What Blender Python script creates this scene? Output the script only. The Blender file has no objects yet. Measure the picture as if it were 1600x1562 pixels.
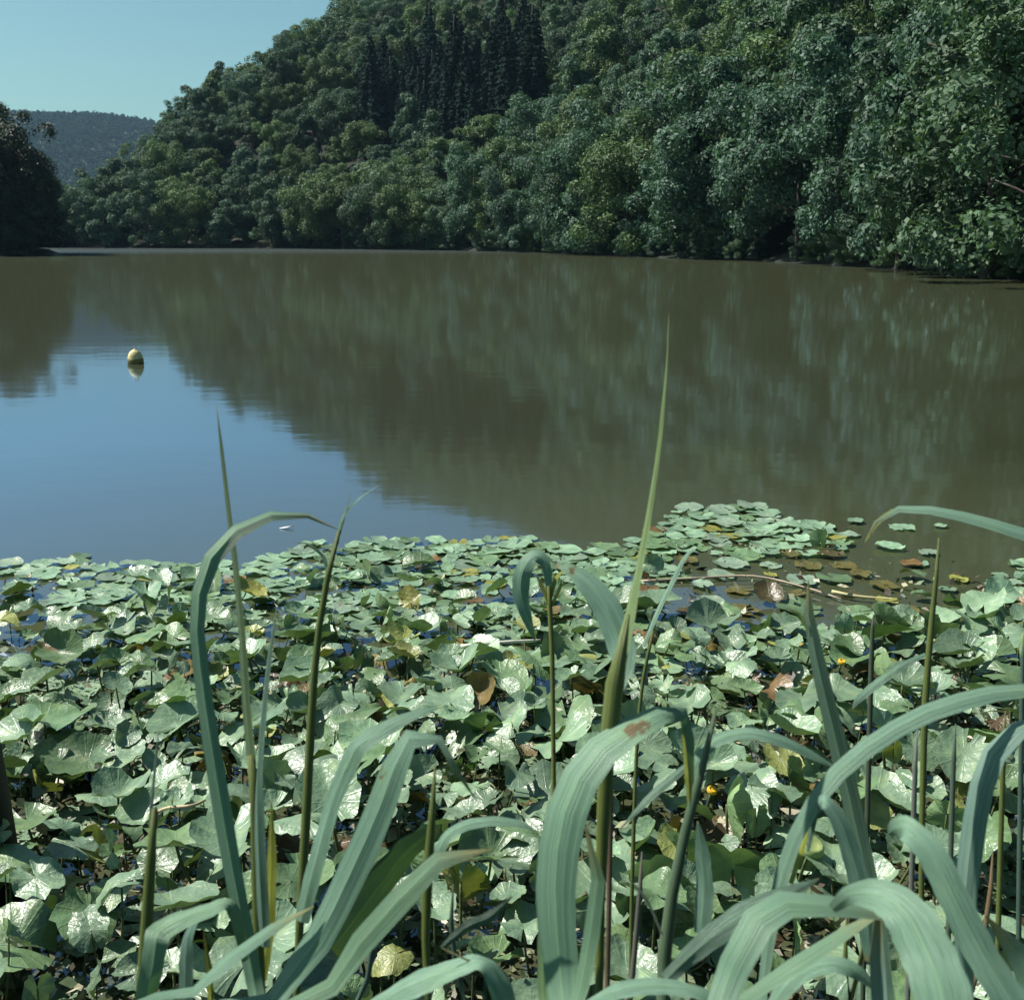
import bpy, math, random
import numpy as np
from mathutils import Vector

R = math.radians
S = bpy.context.scene
COL = S.collection

# ------------------------------------------------------------------ camera
CAM_H, F_PX, PITCH = 2.0, 1716.0, R(13.54)
cam_d = bpy.data.cameras.new("camera")
cam = bpy.data.objects.new("camera", cam_d)
COL.objects.link(cam)
cam.location = (0, 0, CAM_H)
cam.rotation_euler = (R(90) - PITCH, 0, 0)
cam_d.sensor_width = 36.0
cam_d.lens = F_PX / 1600.0 * 36.0
cam_d.clip_start, cam_d.clip_end = 0.05, 6000.0
cam_d.dof.use_dof = True
cam_d.dof.focus_distance = 4.5
cam_d.dof.aperture_fstop = 15.0
S.camera = cam

# ------------------------------------------------------------------ sky and sun
SUN_EL, SUN_LEFT = R(53), R(76)          # sun_left: degrees left of the view axis (+y)
world = bpy.data.worlds.new("World")
S.world = world
world.use_nodes = True
wn, wl = world.node_tree.nodes, world.node_tree.links
sky = wn.new("ShaderNodeTexSky")
sky.sky_type = 'NISHITA'
sky.sun_disc = False
sky.sun_elevation = SUN_EL
sky.sun_rotation = -SUN_LEFT             # measured from +y, clockwise
sky.air_density, sky.dust_density, sky.ozone_density = 1.0, 1.3, 2.0
bg = wn["Background"]
tint = wn.new("ShaderNodeMix"); tint.data_type = 'RGBA'; tint.blend_type = 'MULTIPLY'
tint.inputs[0].default_value = 1.0
tint.inputs[7].default_value = (0.76, 1.05, 0.90, 1)
wl.new(sky.outputs[0], tint.inputs[6])
wl.new(tint.outputs[2], bg.inputs[0])
bg.inputs[1].default_value = 0.058

sun_d = bpy.data.lights.new("sun", 'SUN')
sun = bpy.data.objects.new("sun", sun_d)
COL.objects.link(sun)
sun_d.energy, sun_d.angle, sun_d.color = 4.7, R(0.53), (1.0, 0.95, 0.86)
to_sun = Vector((-math.sin(SUN_LEFT) * math.cos(SUN_EL), math.cos(SUN_LEFT) * math.cos(SUN_EL), math.sin(SUN_EL)))
sun.rotation_euler = to_sun.to_track_quat('Z', 'Y').to_euler()
sun.location = (-30, 10, 60)

vs = S.view_settings
vs.view_transform, vs.look, vs.exposure, vs.gamma = 'Standard', 'None', 0.85, 1.0
S.render.engine = 'CYCLES'
cy = S.cycles
cy.use_denoising = True
cy.max_bounces, cy.diffuse_bounces, cy.glossy_bounces = 6, 2, 3
cy.transmission_bounces, cy.transparent_max_bounces, cy.volume_bounces = 3, 4, 0
cy.caustics_reflective = cy.caustics_refractive = False
cy.sample_clamp_indirect = 6.0

# ------------------------------------------------------------------ helpers
CP, SP = math.cos(PITCH), math.sin(PITCH)

def ray(px, py):
    u, v = (px - 800.0) / F_PX, (781.0 - py) / F_PX
    return np.array([u, CP + v * SP, -SP + v * CP])

def at_depth(px, py, d):
    return np.array([0, 0, CAM_H]) + ray(px, py) * d

def at_z(px, py, z=0.0):
    r = ray(px, py)
    return np.array([0, 0, CAM_H]) + r * ((z - CAM_H) / r[2])

def project(p):
    x, y, z = p[0], p[1], p[2] - CAM_H
    d = y * CP - z * SP
    v = y * SP + z * CP
    return 800 + F_PX * x / d, 781 - F_PX * v / d, d

def mesh_from(name, verts, faces, uv=None, tint=None, smooth=True):
    me = bpy.data.meshes.new(name)
    me.from_pydata([tuple(v) for v in verts], [], [tuple(f) for f in faces])
    if smooth:
        me.polygons.foreach_set("use_smooth", [True] * len(me.polygons))
    if uv is not None:
        li = np.empty(len(me.loops), dtype=np.int32)
        me.loops.foreach_get("vertex_index", li)
        l = me.uv_layers.new(name="UVMap")
        l.data.foreach_set("uv", np.asarray(uv, dtype=np.float32)[li].ravel())
    me.update()
    return me

def quads_mesh(name, verts, nper, tint=None):
    """fast mesh of n independent nper-gons; tint: one float per face"""
    n = len(verts) // nper
    me = bpy.data.meshes.new(name)
    me.vertices.add(len(verts)); me.loops.add(len(verts)); me.polygons.add(n)
    me.vertices.foreach_set("co", np.asarray(verts, dtype=np.float32).ravel())
    me.loops.foreach_set("vertex_index", np.arange(len(verts), dtype=np.int32))
    me.polygons.foreach_set("loop_start", np.arange(0, len(verts), nper, dtype=np.int32))
    me.polygons.foreach_set("loop_total", np.full(n, nper, dtype=np.int32))
    if tint is not None:
        a = me.attributes.new("tint", 'FLOAT', 'FACE')
        a.data.foreach_set("value", np.asarray(tint, dtype=np.float32))
    me.update()
    me.validate()
    return me

def obj(name, me, mat=None, parent=None, loc=(0, 0, 0), rot=(0, 0, 0), scale=(1, 1, 1), color=None):
    o = bpy.data.objects.new(name, me)
    COL.objects.link(o)
    if mat is not None and me is not None and len(me.materials) == 0:
        me.materials.append(mat)
    o.parent = parent
    o.location, o.rotation_euler, o.scale = tuple(loc), rot, scale
    if color is not None:
        o.color = (*color, 1.0)
    return o

def tag(o, label=None, cat=None, group=None, kind=None):
    if label: o["label"] = label
    if cat: o["category"] = cat
    if group: o["group"] = group
    if kind: o["kind"] = kind
    return o

def empty(name, loc, rz=0.0, label=None, cat=None, group=None):
    o = bpy.data.objects.new(name, None)
    COL.objects.link(o)
    o.location = tuple(loc); o.rotation_euler = (0, 0, rz)
    o.empty_display_size = 0.1
    return tag(o, label, cat, group)

def spline(pts, n):
    """Catmull-Rom through pts (k x m) sampled at n points"""
    p = np.asarray(pts, dtype=float)
    k = len(p)
    if k == 2:
        t = np.linspace(0, 1, n)[:, None]
        return p[0] * (1 - t) + p[1] * t
    P = np.vstack([2 * p[0] - p[1], p, 2 * p[-1] - p[-2]])
    seg = np.linalg.norm(np.diff(p[:, :3], axis=0), axis=1) + 1e-9
    cum = np.concatenate([[0], np.cumsum(seg)]) / seg.sum()
    out = []
    for t in np.linspace(0, 1, n):
        i = min(max(int(np.searchsorted(cum, t, side='right')) - 1, 0), k - 2)
        u = (t - cum[i]) / (cum[i + 1] - cum[i])
        a, b, c, d = P[i], P[i + 1], P[i + 2], P[i + 3]
        out.append(0.5 * ((2 * b) + (c - a) * u + (2 * a - 5 * b + 4 * c - d) * u * u + (3 * b - a - 3 * c + d) * u ** 3))
    return np.array(out)

def tube(path, radii, sides=6, cap=True):
    path = np.asarray(path, dtype=float)
    n = len(path)
    radii = np.broadcast_to(np.asarray(radii, dtype=float), (n,))
    t = np.gradient(path, axis=0)
    t /= np.linalg.norm(t, axis=1)[:, None] + 1e-9
    ref = np.array([0.13, 1.0, 0.07]) if abs(t[0][1]) < 0.8 else np.array([1.0, 0.1, 0.05])
    V, Fc, UV = [], [], []
    for i in range(n):
        a = np.cross(t[i], ref); a /= np.linalg.norm(a) + 1e-9
        b = np.cross(t[i], a)
        for j in range(sides):
            w = 2 * math.pi * j / sides
            V.append(path[i] + radii[i] * (a * math.cos(w) + b * math.sin(w)))
            UV.append((j / sides, i / max(n - 1, 1)))
    for i in range(n - 1):
        for j in range(sides):
            k = (j + 1) % sides
            Fc.append((i * sides + j, i * sides + k, (i + 1) * sides + k, (i + 1) * sides + j))
    if cap:
        Fc.append(tuple(range(sides))[::-1])
        Fc.append(tuple((n - 1) * sides + j for j in range(sides)))
    return V, Fc, UV

def join(parts):
    V, Fc, UV = [], [], []
    for v, f, u in parts:
        o = len(V)
        V += list(v); UV += list(u)
        Fc += [tuple(i + o for i in q) for q in f]
    return V, Fc, UV

# ------------------------------------------------------------------ materials
def new_mat(name):
    m = bpy.data.materials.new(name)
    m.use_nodes = True
    nt = m.node_tree
    nt.nodes.clear()
    return m, nt.nodes, nt.links

def N(ns, t, **kw):
    n = ns.new(t)
    for k, v in kw.items():
        setattr(n, k, v)
    return n

def mixc(ns, ls, fac, a, b, mode='MIX'):
    m = N(ns, "ShaderNodeMix", data_type='RGBA', blend_type=mode)
    for s, v in ((0, fac), (6, a), (7, b)):
        if hasattr(v, "is_output") or hasattr(v, "links"):
            ls.new(v, m.inputs[s])
        else:
            m.inputs[s].default_value = v
    return m.outputs[2]

def ramp(ns, ls, fac, stops):
    r = N(ns, "ShaderNodeValToRGB")
    e = r.color_ramp.elements
    while len(e) < len(stops):
        e.new(0.5)
    for el, (p, c) in zip(e, stops):
        el.position = p
        el.color = (*c, 1) if len(c) == 3 else c
    ls.new(fac, r.inputs[0])
    return r.outputs[0]

def foliage_mat(name, hue_var, rough=0.5, transl=0.3, spec=0.35):
    """colour = object colour, varied leaf spray by leaf spray"""
    m, ns, ls = new_mat(name)
    oi = N(ns, "ShaderNodeObjectInfo")
    at = N(ns, "ShaderNodeAttribute", attribute_name="tint")
    var = ramp(ns, ls, at.outputs["Fac"], hue_var)
    c = mixc(ns, ls, 1.0, oi.outputs["Color"], var, 'MULTIPLY')
    p = N(ns, "ShaderNodeBsdfPrincipled")
    ls.new(c, p.inputs["Base Color"])
    p.inputs["Roughness"].default_value = rough
    p.inputs["Specular IOR Level"].default_value = spec
    tr = N(ns, "ShaderNodeBsdfTranslucent")
    c2 = mixc(ns, ls, 1.0, c, (1.1, 1.3, 0.6, 1), 'MULTIPLY')
    ls.new(c2, tr.inputs[0])
    mx = N(ns, "ShaderNodeMixShader"); mx.inputs[0].default_value = transl
    ls.new(p.outputs[0], mx.inputs[1]); ls.new(tr.outputs[0], mx.inputs[2])
    o = N(ns, "ShaderNodeOutputMaterial")
    ls.new(mx.outputs[0], o.inputs[0])
    return m

M = {}
VAR = [(0.0, (0.50, 0.56, 0.62)), (0.45, (0.95, 0.97, 0.95)), (0.8, (1.15, 1.15, 1.05)), (1.0, (1.5, 1.45, 1.3))]
M['leaf'] = foliage_mat("broadleaf_foliage", VAR, 0.58, 0.20, 0.28)
M['needle'] = foliage_mat("spruce_needles", [(0.0, (0.7, 0.72, 0.75)), (1.0, (1.35, 1.3, 1.2))], 0.85, 0.05, 0.04)

def bark_mat():
    m, ns, ls = new_mat("bark")
    tc = N(ns, "ShaderNodeTexCoord")
    no = N(ns, "ShaderNodeTexNoise"); no.inputs["Scale"].default_value = 6; no.inputs["Detail"].default_value = 6
    ls.new(tc.outputs["Object"], no.inputs["Vector"])
    c = ramp(ns, ls, no.outputs["Fac"], [(0.3, (0.035, 0.028, 0.022)), (0.7, (0.12, 0.10, 0.08))])
    p = N(ns, "ShaderNodeBsdfPrincipled"); p.inputs["Roughness"].default_value = 0.9
    ls.new(c, p.inputs["Base Color"])
    b = N(ns, "ShaderNodeBump"); b.inputs["Strength"].default_value = 0.6; b.inputs["Distance"].default_value = 0.03
    ls.new(no.outputs["Fac"], b.inputs["Height"]); ls.new(b.outputs[0], p.inputs["Normal"])
    o = N(ns, "ShaderNodeOutputMaterial"); ls.new(p.outputs[0], o.inputs[0])
    return m
M['bark'] = bark_mat()

def soil_mat():
    m, ns, ls = new_mat("forest_floor")
    tc = N(ns, "ShaderNodeTexCoord")
    no = N(ns, "ShaderNodeTexNoise"); no.inputs["Scale"].default_value = 0.35; no.inputs["Detail"].default_value = 8
    ls.new(tc.outputs["Object"], no.inputs["Vector"])
    c = ramp(ns, ls, no.outputs["Fac"], [(0.3, (0.006, 0.009, 0.005)), (0.6, (0.010, 0.017, 0.008)), (0.8, (0.016, 0.024, 0.011))])
    p = N(ns, "ShaderNodeBsdfPrincipled"); p.inputs["Roughness"].default_value = 0.95
    ls.new(c, p.inputs["Base Color"])
    b = N(ns, "ShaderNodeBump"); b.inputs["Strength"].default_value = 0.8; b.inputs["Distance"].default_value = 0.3
    ls.new(no.outputs["Fac"], b.inputs["Height"]); ls.new(b.outputs[0], p.inputs["Normal"])
    o = N(ns, "ShaderNodeOutputMaterial"); ls.new(p.outputs[0], o.inputs[0])
    return m
M['soil'] = soil_mat()

def water_mat():
    m, ns, ls = new_mat("river_water")
    tc = N(ns, "ShaderNodeTexCoord")
    def noise(scale, sx, sy, detail, rz=0.0):
        mp = N(ns, "ShaderNodeMapping")
        mp.inputs["Scale"].default_value = (sx, sy, 1); mp.inputs["Rotation"].default_value = (0, 0, rz)
        ls.new(tc.outputs["Object"], mp.inputs[0])
        t = N(ns, "ShaderNodeTexNoise"); t.inputs["Scale"].default_value = scale; t.inputs["Detail"].default_value = detail
        ls.new(mp.outputs[0], t.inputs["Vector"])
        return t.outputs["Fac"]
    fine = noise(3.2, 0.45, 1.0, 2.0, R(8))
    broad = noise(0.55, 0.5, 1.0, 2.0, R(-14))
    # wind-ruffled lane along the far bank
    mask = noise(0.010, 0.5, 2.2, 2.0, R(20))
    sp = N(ns, "ShaderNodeSeparateXYZ"); ls.new(tc.outputs["Object"], sp.inputs[0])
    far = N(ns, "ShaderNodeMapRange", interpolation_type='SMOOTHSTEP')
    far.inputs[1].default_value, far.inputs[2].default_value = 105.0, 150.0
    ls.new(sp.outputs["Y"], far.inputs[0])
    b1 = N(ns, "ShaderNodeBump"); b1.inputs["Strength"].default_value = 1.0; b1.inputs["Distance"].default_value = 0.0011
    ls.new(fine, b1.inputs["Height"])
    b2 = N(ns, "ShaderNodeBump"); b2.inputs["Strength"].default_value = 1.0; b2.inputs["Distance"].default_value = 0.004
    ls.new(broad, b2.inputs["Height"]); ls.new(b1.outputs[0], b2.inputs["Normal"])
    body = N(ns, "ShaderNodeBsdfDiffuse"); body.inputs[0].default_value = (0.061, 0.069, 0.037, 1)
    gl = N(ns, "ShaderNodeBsdfGlossy"); gl.inputs[0].default_value = (0.58, 0.72, 1.0, 1)
    ro = N(ns, "ShaderNodeMapRange")
    ro.inputs[1].default_value, ro.inputs[2].default_value = 0.0, 1.0
    ro.inputs[3].default_value, ro.inputs[4].default_value = 0.058, 0.16
    ls.new(far.outputs[0], ro.inputs[0])
    ls.new(ro.outputs[0], gl.inputs["Roughness"])
    ls.new(b2.outputs[0], gl.inputs["Normal"])
    fr = N(ns, "ShaderNodeFresnel"); fr.inputs["IOR"].default_value = 1.6
    ls.new(b2.outputs[0], fr.inputs["Normal"])
    fm = N(ns, "ShaderNodeMath", operation='MULTIPLY', use_clamp=True); fm.inputs[1].default_value = 1.7
    ls.new(fr.outputs[0], fm.inputs[0])
    mn = N(ns, "ShaderNodeMath", operation='MINIMUM'); mn.inputs[1].default_value = 0.68   # small ripples keep it from ever mirroring fully
    ls.new(fm.outputs[0], mn.inputs[0])
    mx = N(ns, "ShaderNodeMixShader")
    ls.new(mn.outputs[0], mx.inputs[0]); ls.new(body.outputs[0], mx.inputs[1]); ls.new(gl.outputs[0], mx.inputs[2])
    o = N(ns, "ShaderNodeOutputMaterial"); ls.new(mx.outputs[0], o.inputs[0])
    return m
M['water'] = water_mat()

def lily_mat():
    """waxy pad: object colour, pale radiating veins, blotches, yellower underside"""
    m, ns, ls = new_mat("water_lily_leaf")
    oi = N(ns, "ShaderNodeObjectInfo")
    uv = N(ns, "ShaderNodeUVMap", uv_map="UVMap")
    sp = N(ns, "ShaderNodeSeparateXYZ"); ls.new(uv.outputs[0], sp.inputs[0])
    w = N(ns, "ShaderNodeMath", operation='MULTIPLY'); w.inputs[1].default_value = 2 * math.pi * 17
    ls.new(sp.outputs["X"], w.inputs[0])
    s = N(ns, "ShaderNodeMath", operation='COSINE'); ls.new(w.outputs[0], s.inputs[0])
    pw = N(ns, "ShaderNodeMapRange"); pw.inputs[1].default_value, pw.inputs[2].default_value = 0.75, 1.0
    ls.new(s.outputs[0], pw.inputs[0])
    tc = N(ns, "ShaderNodeTexCoord")
    va = N(ns, "ShaderNodeVectorMath", operation='ADD'); ls.new(tc.outputs["Object"], va.inputs[0])
    rv = N(ns, "ShaderNodeMath", operation='MULTIPLY'); rv.inputs[1].default_value = 37.0
    ls.new(oi.outputs["Random"], rv.inputs[0]); ls.new(rv.outputs[0], va.inputs[1])
    no = N(ns, "ShaderNodeTexNoise"); no.inputs["Scale"].default_value = 4.0; no.inputs["Detail"].default_value = 5
    ls.new(va.outputs[0], no.inputs["Vector"])
    no2 = N(ns, "ShaderNodeTexNoise"); no2.inputs["Scale"].default_value = 11.0; no2.inputs["Detail"].default_value = 3
    ls.new(va.outputs[0], no2.inputs["Vector"])
    blot = ramp(ns, ls, no.outputs["Fac"], [(0.3, (0.72, 0.78, 0.75)), (0.55, (1, 1, 1)), (0.78, (1.35, 1.25, 0.95))])
    c = mixc(ns, ls, 1.0, oi.outputs["Color"], blot, 'MULTIPLY')
    vc = mixc(ns, ls, 1.0, c, (1.5, 1.5, 1.35, 1), 'MULTIPLY')
    vf = N(ns, "ShaderNodeMath", operation='MULTIPLY'); vf.inputs[1].default_value = 0.28
    ls.new(pw.outputs[0], vf.inputs[0])
    c = mixc(ns, ls, vf.outputs[0], c, vc)
    spot = ramp(ns, ls, no2.outputs["Fac"], [(0.70, (0, 0, 0)), (0.76, (1, 1, 1))])
    c = mixc(ns, ls, spot, c, (0.10, 0.065, 0.025, 1))
    geo = N(ns, "ShaderNodeNewGeometry")
    und = mixc(ns, ls, 1.0, c, (1.05, 1.05, 0.8, 1), 'MULTIPLY')
    c = mixc(ns, ls, geo.outputs["Backfacing"], c, und)
    p = N(ns, "ShaderNodeBsdfPrincipled")
    ls.new(c, p.inputs["Base Color"])
    rr = N(ns, "ShaderNodeMapRange"); rr.inputs[3].default_value, rr.inputs[4].default_value = 0.28, 0.46
    ls.new(no.outputs["Fac"], rr.inputs[0]); ls.new(rr.outputs[0], p.inputs["Roughness"])
    p.inputs["Specular IOR Level"].default_value = 0.6
    hb = N(ns, "ShaderNodeMath", operation='ADD')
    ls.new(pw.outputs[0], hb.inputs[0])
    h2 = N(ns, "ShaderNodeMath", operation='MULTIPLY'); h2.inputs[1].default_value = 5.0
    ls.new(no2.outputs["Fac"], h2.inputs[0]); ls.new(h2.outputs[0], hb.inputs[1])
    b = N(ns, "ShaderNodeBump"); b.inputs["Strength"].default_value = 0.40; b.inputs["Distance"].default_value = 0.0022
    ls.new(hb.outputs[0], b.inputs["Height"]); ls.new(b.outputs[0], p.inputs["Normal"])
    tr = N(ns, "ShaderNodeBsdfTranslucent")
    tcx = mixc(ns, ls, 1.0, c, (1.2, 1.35, 0.6, 1), 'MULTIPLY'); ls.new(tcx, tr.inputs[0])
    mx = N(ns, "ShaderNodeMixShader"); mx.inputs[0].default_value = 0.10
    ls.new(p.outputs[0], mx.inputs[1]); ls.new(tr.outputs[0], mx.inputs[2])
    o = N(ns, "ShaderNodeOutputMaterial"); ls.new(mx.outputs[0], o.inputs[0])
    return m
M['lily'] = lily_mat()

def reed_mat():
    """glaucous blade: lengthwise veins, pale midrib, blotchy wear"""
    m, ns, ls = new_mat("reed_blade")
    oi = N(ns, "ShaderNodeObjectInfo")
    uv = N(ns, "ShaderNodeUVMap", uv_map="UVMap")
    sp = N(ns, "ShaderNodeSeparateXYZ"); ls.new(uv.outputs[0], sp.inputs[0])
    mp = N(ns, "ShaderNodeMapping"); mp.inputs["Scale"].default_value = (40, 0.5, 1)
    ls.new(uv.outputs[0], mp.inputs[0])
    no = N(ns, "ShaderNodeTexNoise"); no.inputs["Scale"].default_value = 1.0; no.inputs["Detail"].default_value = 3
    ls.new(mp.outputs[0], no.inputs["Vector"])
    tc = N(ns, "ShaderNodeTexCoord")
    n2 = N(ns, "ShaderNodeTexNoise"); n2.inputs["Scale"].default_value = 22.0; n2.inputs["Detail"].default_value = 4
    ls.new(tc.outputs["Object"], n2.inputs["Vector"])
    v = ramp(ns, ls, no.outputs["Fac"], [(0.36, (0.70, 0.78, 0.74)), (0.47, (1, 1, 1)), (0.62, (1.06, 1.05, 1.04)), (0.70, (1.32, 1.26, 1.2))])
    c = mixc(ns, ls, 1.0, oi.outputs["Color"], v, 'MULTIPLY')
    w = ramp(ns, ls, n2.outputs["Fac"], [(0.3, (0.86, 0.90, 0.90)), (0.6, (1, 1, 1)), (0.8, (1.15, 1.1, 0.9))])
    c = mixc(ns, ls, 1.0, c, w, 'MULTIPLY')
    spot = ramp(ns, ls, n2.outputs["Fac"], [(0.70, (0, 0, 0)), (0.73, (1, 1, 1))])
    c = mixc(ns, ls, spot, c, (0.12, 0.09, 0.04, 1))
    # straw-coloured, ragged tips
    tw = N(ns, "ShaderNodeMath", operation='MULTIPLY_ADD'); tw.inputs[1].default_value = 0.7
    ls.new(no.outputs["Fac"], tw.inputs[0]); ls.new(sp.outputs["Y"], tw.inputs[2])
    tp = N(ns, "ShaderNodeMapRange"); tp.inputs[1].default_value, tp.inputs[2].default_value = 6.12, 6.34
    ls.new(tw.outputs[0], tp.inputs[0])
    c = mixc(ns, ls, tp.outputs[0], c, (0.26, 0.22, 0.08, 1))
    # midrib
    ab = N(ns, "ShaderNodeMath", operation='SUBTRACT'); ab.inputs[1].default_value = 0.5
    ls.new(sp.outputs["X"], ab.inputs[0])
    a2 = N(ns, "ShaderNodeMath", operation='ABSOLUTE'); ls.new(ab.outputs[0], a2.inputs[0])
    mr = N(ns, "ShaderNodeMapRange"); mr.inputs[1].default_value, mr.inputs[2].default_value = 0.02, 0.05
    mr.inputs[3].default_value, mr.inputs[4].default_value = 0.45, 0.0
    ls.new(a2.outputs[0], mr.inputs[0])
    rib = mixc(ns, ls, 1.0, c, (1.5, 1.45, 1.2, 1), 'MULTIPLY')
    c = mixc(ns, ls, mr.outputs[0], c, rib)
    p = N(ns, "ShaderNodeBsdfPrincipled"); ls.new(c, p.inputs["Base Color"])
    p.inputs["Roughness"].default_value = 0.48; p.inputs["Specular IOR Level"].default_value = 0.45
    b = N(ns, "ShaderNodeBump"); b.inputs["Strength"].default_value = 0.7; b.inputs["Distance"].default_value = 0.002
    ls.new(no.outputs["Fac"], b.inputs["Height"]); ls.new(b.outputs[0], p.inputs["Normal"])
    tr = N(ns, "ShaderNodeBsdfTranslucent")
    tcx = mixc(ns, ls, 1.0, c, (1.15, 1.35, 0.35, 1), 'MULTIPLY'); ls.new(tcx, tr.inputs[0])
    mx = N(ns, "ShaderNodeMixShader"); mx.inputs[0].default_value = 0.15
    ls.new(p.outputs[0], mx.inputs[1]); ls.new(tr.outputs[0], mx.inputs[2])
    o = N(ns, "ShaderNodeOutputMaterial"); ls.new(mx.outputs[0], o.inputs[0])
    return m
M['reed'] = reed_mat()

def plain_mat(name, rough=0.6, spec=0.4, scale=8.0, amp=0.35, use_tint=False):
    """object colour broken up by noise"""
    m, ns, ls = new_mat(name)
    oi = N(ns, "ShaderNodeObjectInfo")
    tc = N(ns, "ShaderNodeTexCoord")
    no = N(ns, "ShaderNodeTexNoise"); no.inputs["Scale"].default_value = scale; no.inputs["Detail"].default_value = 5
    ls.new(tc.outputs["Object"], no.inputs["Vector"])
    v = ramp(ns, ls, no.outputs["Fac"], [(0.3, (1 - amp,) * 3), (0.7, (1 + amp,) * 3)])
    src = oi.outputs["Color"]
    if use_tint:
        a = N(ns, "ShaderNodeAttribute", attribute_name="tint")
        src = ramp(ns, ls, a.outputs["Fac"], use_tint)
    c = mixc(ns, ls, 1.0, src, v, 'MULTIPLY')
    p = N(ns, "ShaderNodeBsdfPrincipled"); ls.new(c, p.inputs["Base Color"])
    p.inputs["Roughness"].default_value = rough; p.inputs["Specular IOR Level"].default_value = spec
    b = N(ns, "ShaderNodeBump"); b.inputs["Strength"].default_value = 0.4; b.inputs["Distance"].default_value = 0.01
    ls.new(no.outputs["Fac"], b.inputs["Height"]); ls.new(b.outputs[0], p.inputs["Normal"])
    o = N(ns, "ShaderNodeOutputMaterial"); ls.new(p.outputs[0], o.inputs[0])
    return m
M['plain'] = plain_mat("weathered_surface")
M['stalk'] = plain_mat("plant_stalk", 0.5, 0.4, 30.0, 0.25)
M['debris'] = plain_mat("plant_litter", 0.5, 0.5, 20.0, 0.3, use_tint=[
    (0.0, (0.030, 0.022, 0.012)), (0.25, (0.07, 0.05, 0.025)), (0.45, (0.07, 0.10, 0.045)),
    (0.72, (0.13, 0.17, 0.10)), (0.88, (0.30, 0.27, 0.16)), (1.0, (0.42, 0.40, 0.32))])
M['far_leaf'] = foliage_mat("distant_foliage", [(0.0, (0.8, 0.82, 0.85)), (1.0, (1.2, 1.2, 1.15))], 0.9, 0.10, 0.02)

# ------------------------------------------------------------------ terrain and river
# right bank waterline read from far left to far right (metres), then the near bank
BANK = np.array([at_z(px, py)[:2] for px, py in
                 [(150, 387.5), (330, 387.8), (530, 389), (700, 391.5), (850, 395), (1010, 402), (1180, 408), (1340, 417), (1480, 426), (1600, 436)]])
RIGHT = np.vstack([[(-520, 330), (-300, 262), (-150, 232)], BANK, [(36, 42), (60, 20), (95, -40), (150, -160)]])
LEFT = np.array([(90, -160), (60, -60), (30, -6), (8, 1.5), (0, 1.75), (-8, 1.9), (-30, 4), (-62, 30), (-72, 70), (-60, 96),
                 (-50.5, 108), (-49, 116), (-53, 132), (-75, 158), (-140, 190), (-300, 215), (-520, 270)])
POLY = np.vstack([RIGHT, LEFT])

def seg_dist(P, line):
    best = np.full(len(P), 1e9)
    for a, b in zip(line[:-1], line[1:]):
        ab = b - a
        t = np.clip(((P - a) @ ab) / (ab @ ab), 0, 1)
        best = np.minimum(best, np.linalg.norm(P - (a + t[:, None] * ab), axis=1))
    return best

def in_poly(P, poly):
    x, y = P[:, 0], P[:, 1]
    c = np.zeros(len(P), bool)
    j = len(poly) - 1
    for i in range(len(poly)):
        xi, yi = poly[i]; xj, yj = poly[j]
        cond = ((yi > y) != (yj > y)) & (x < (xj - xi) * (y - yi) / (yj - yi + 1e-12) + xi)
        c ^= cond
        j = i
    return c

def smooth(a, b, x):
    t = np.clip((x - a) / (b - a), 0, 1)
    return t * t * (3 - 2 * t)

def terrain(P):
    P = np.atleast_2d(np.asarray(P, dtype=float))
    wet = in_poly(P, POLY)
    dr, dl = seg_dist(P, RIGHT), seg_dist(P, LEFT)
    right = dr < dl
    x, y = P[:, 0], P[:, 1]
    az = x / np.maximum(y, 20.0)
    # crest of the valley side drops towards its downstream end
    crest = np.interp(az, [-0.42, -0.37, -0.317, -0.289, -0.266, -0.227, -0.198, -0.164, -0.113, -0.057, -0.017, 0.05, 0.4], [0.5, 3, 10, 17, 25, 30, 37, 46, 66, 76, 80, 95, 110])
    wob = 2.5 * np.sin(x * 0.045 + 1.3) * np.cos(y * 0.038) + 1.2 * np.sin(x * 0.11 + y * 0.09)
    rise = 0.7 * smooth(0, 3.0, dr) + 0.70 * np.maximum(dr - 4, 0) + wob * smooth(4, 30, dr)
    rise = np.maximum(rise, 0)
    zr = rise / (1 + (rise / crest) ** 4) ** 0.25
    zr = zr * (1 - 0.9 * smooth(370, 480, y))
    # left bank and the wooded ridge far behind it
    zl = 0.45 * smooth(0, 0.5, dl) + 0.9 * smooth(1, 12, dl) * (y > 60) + 0.10 * np.maximum(dl - 10, 0) * smooth(60, 110, y)
    zl = 10 * (1 - np.exp(-zl / 10))
    z = np.where(right, zr, zl)
    far = (166 - 0.06 * (x + 700) + 4 * np.sin(x * 0.02)) * np.exp(-(((x + 900) / 520) ** 4)) * np.exp(-(((y - 1750) / 420) ** 2))
    far += 80 * np.exp(-(((x + 150) / 420) ** 2)) * np.exp(-(((y - 1850) / 400) ** 2))
    z = np.maximum(z, 0) + far * smooth(650, 1250, y)
    bed = -1.6 * smooth(0, 2.5, np.minimum(dr, dl)) - 0.02
    return np.where(wet, bed, z + 0.06)

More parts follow.
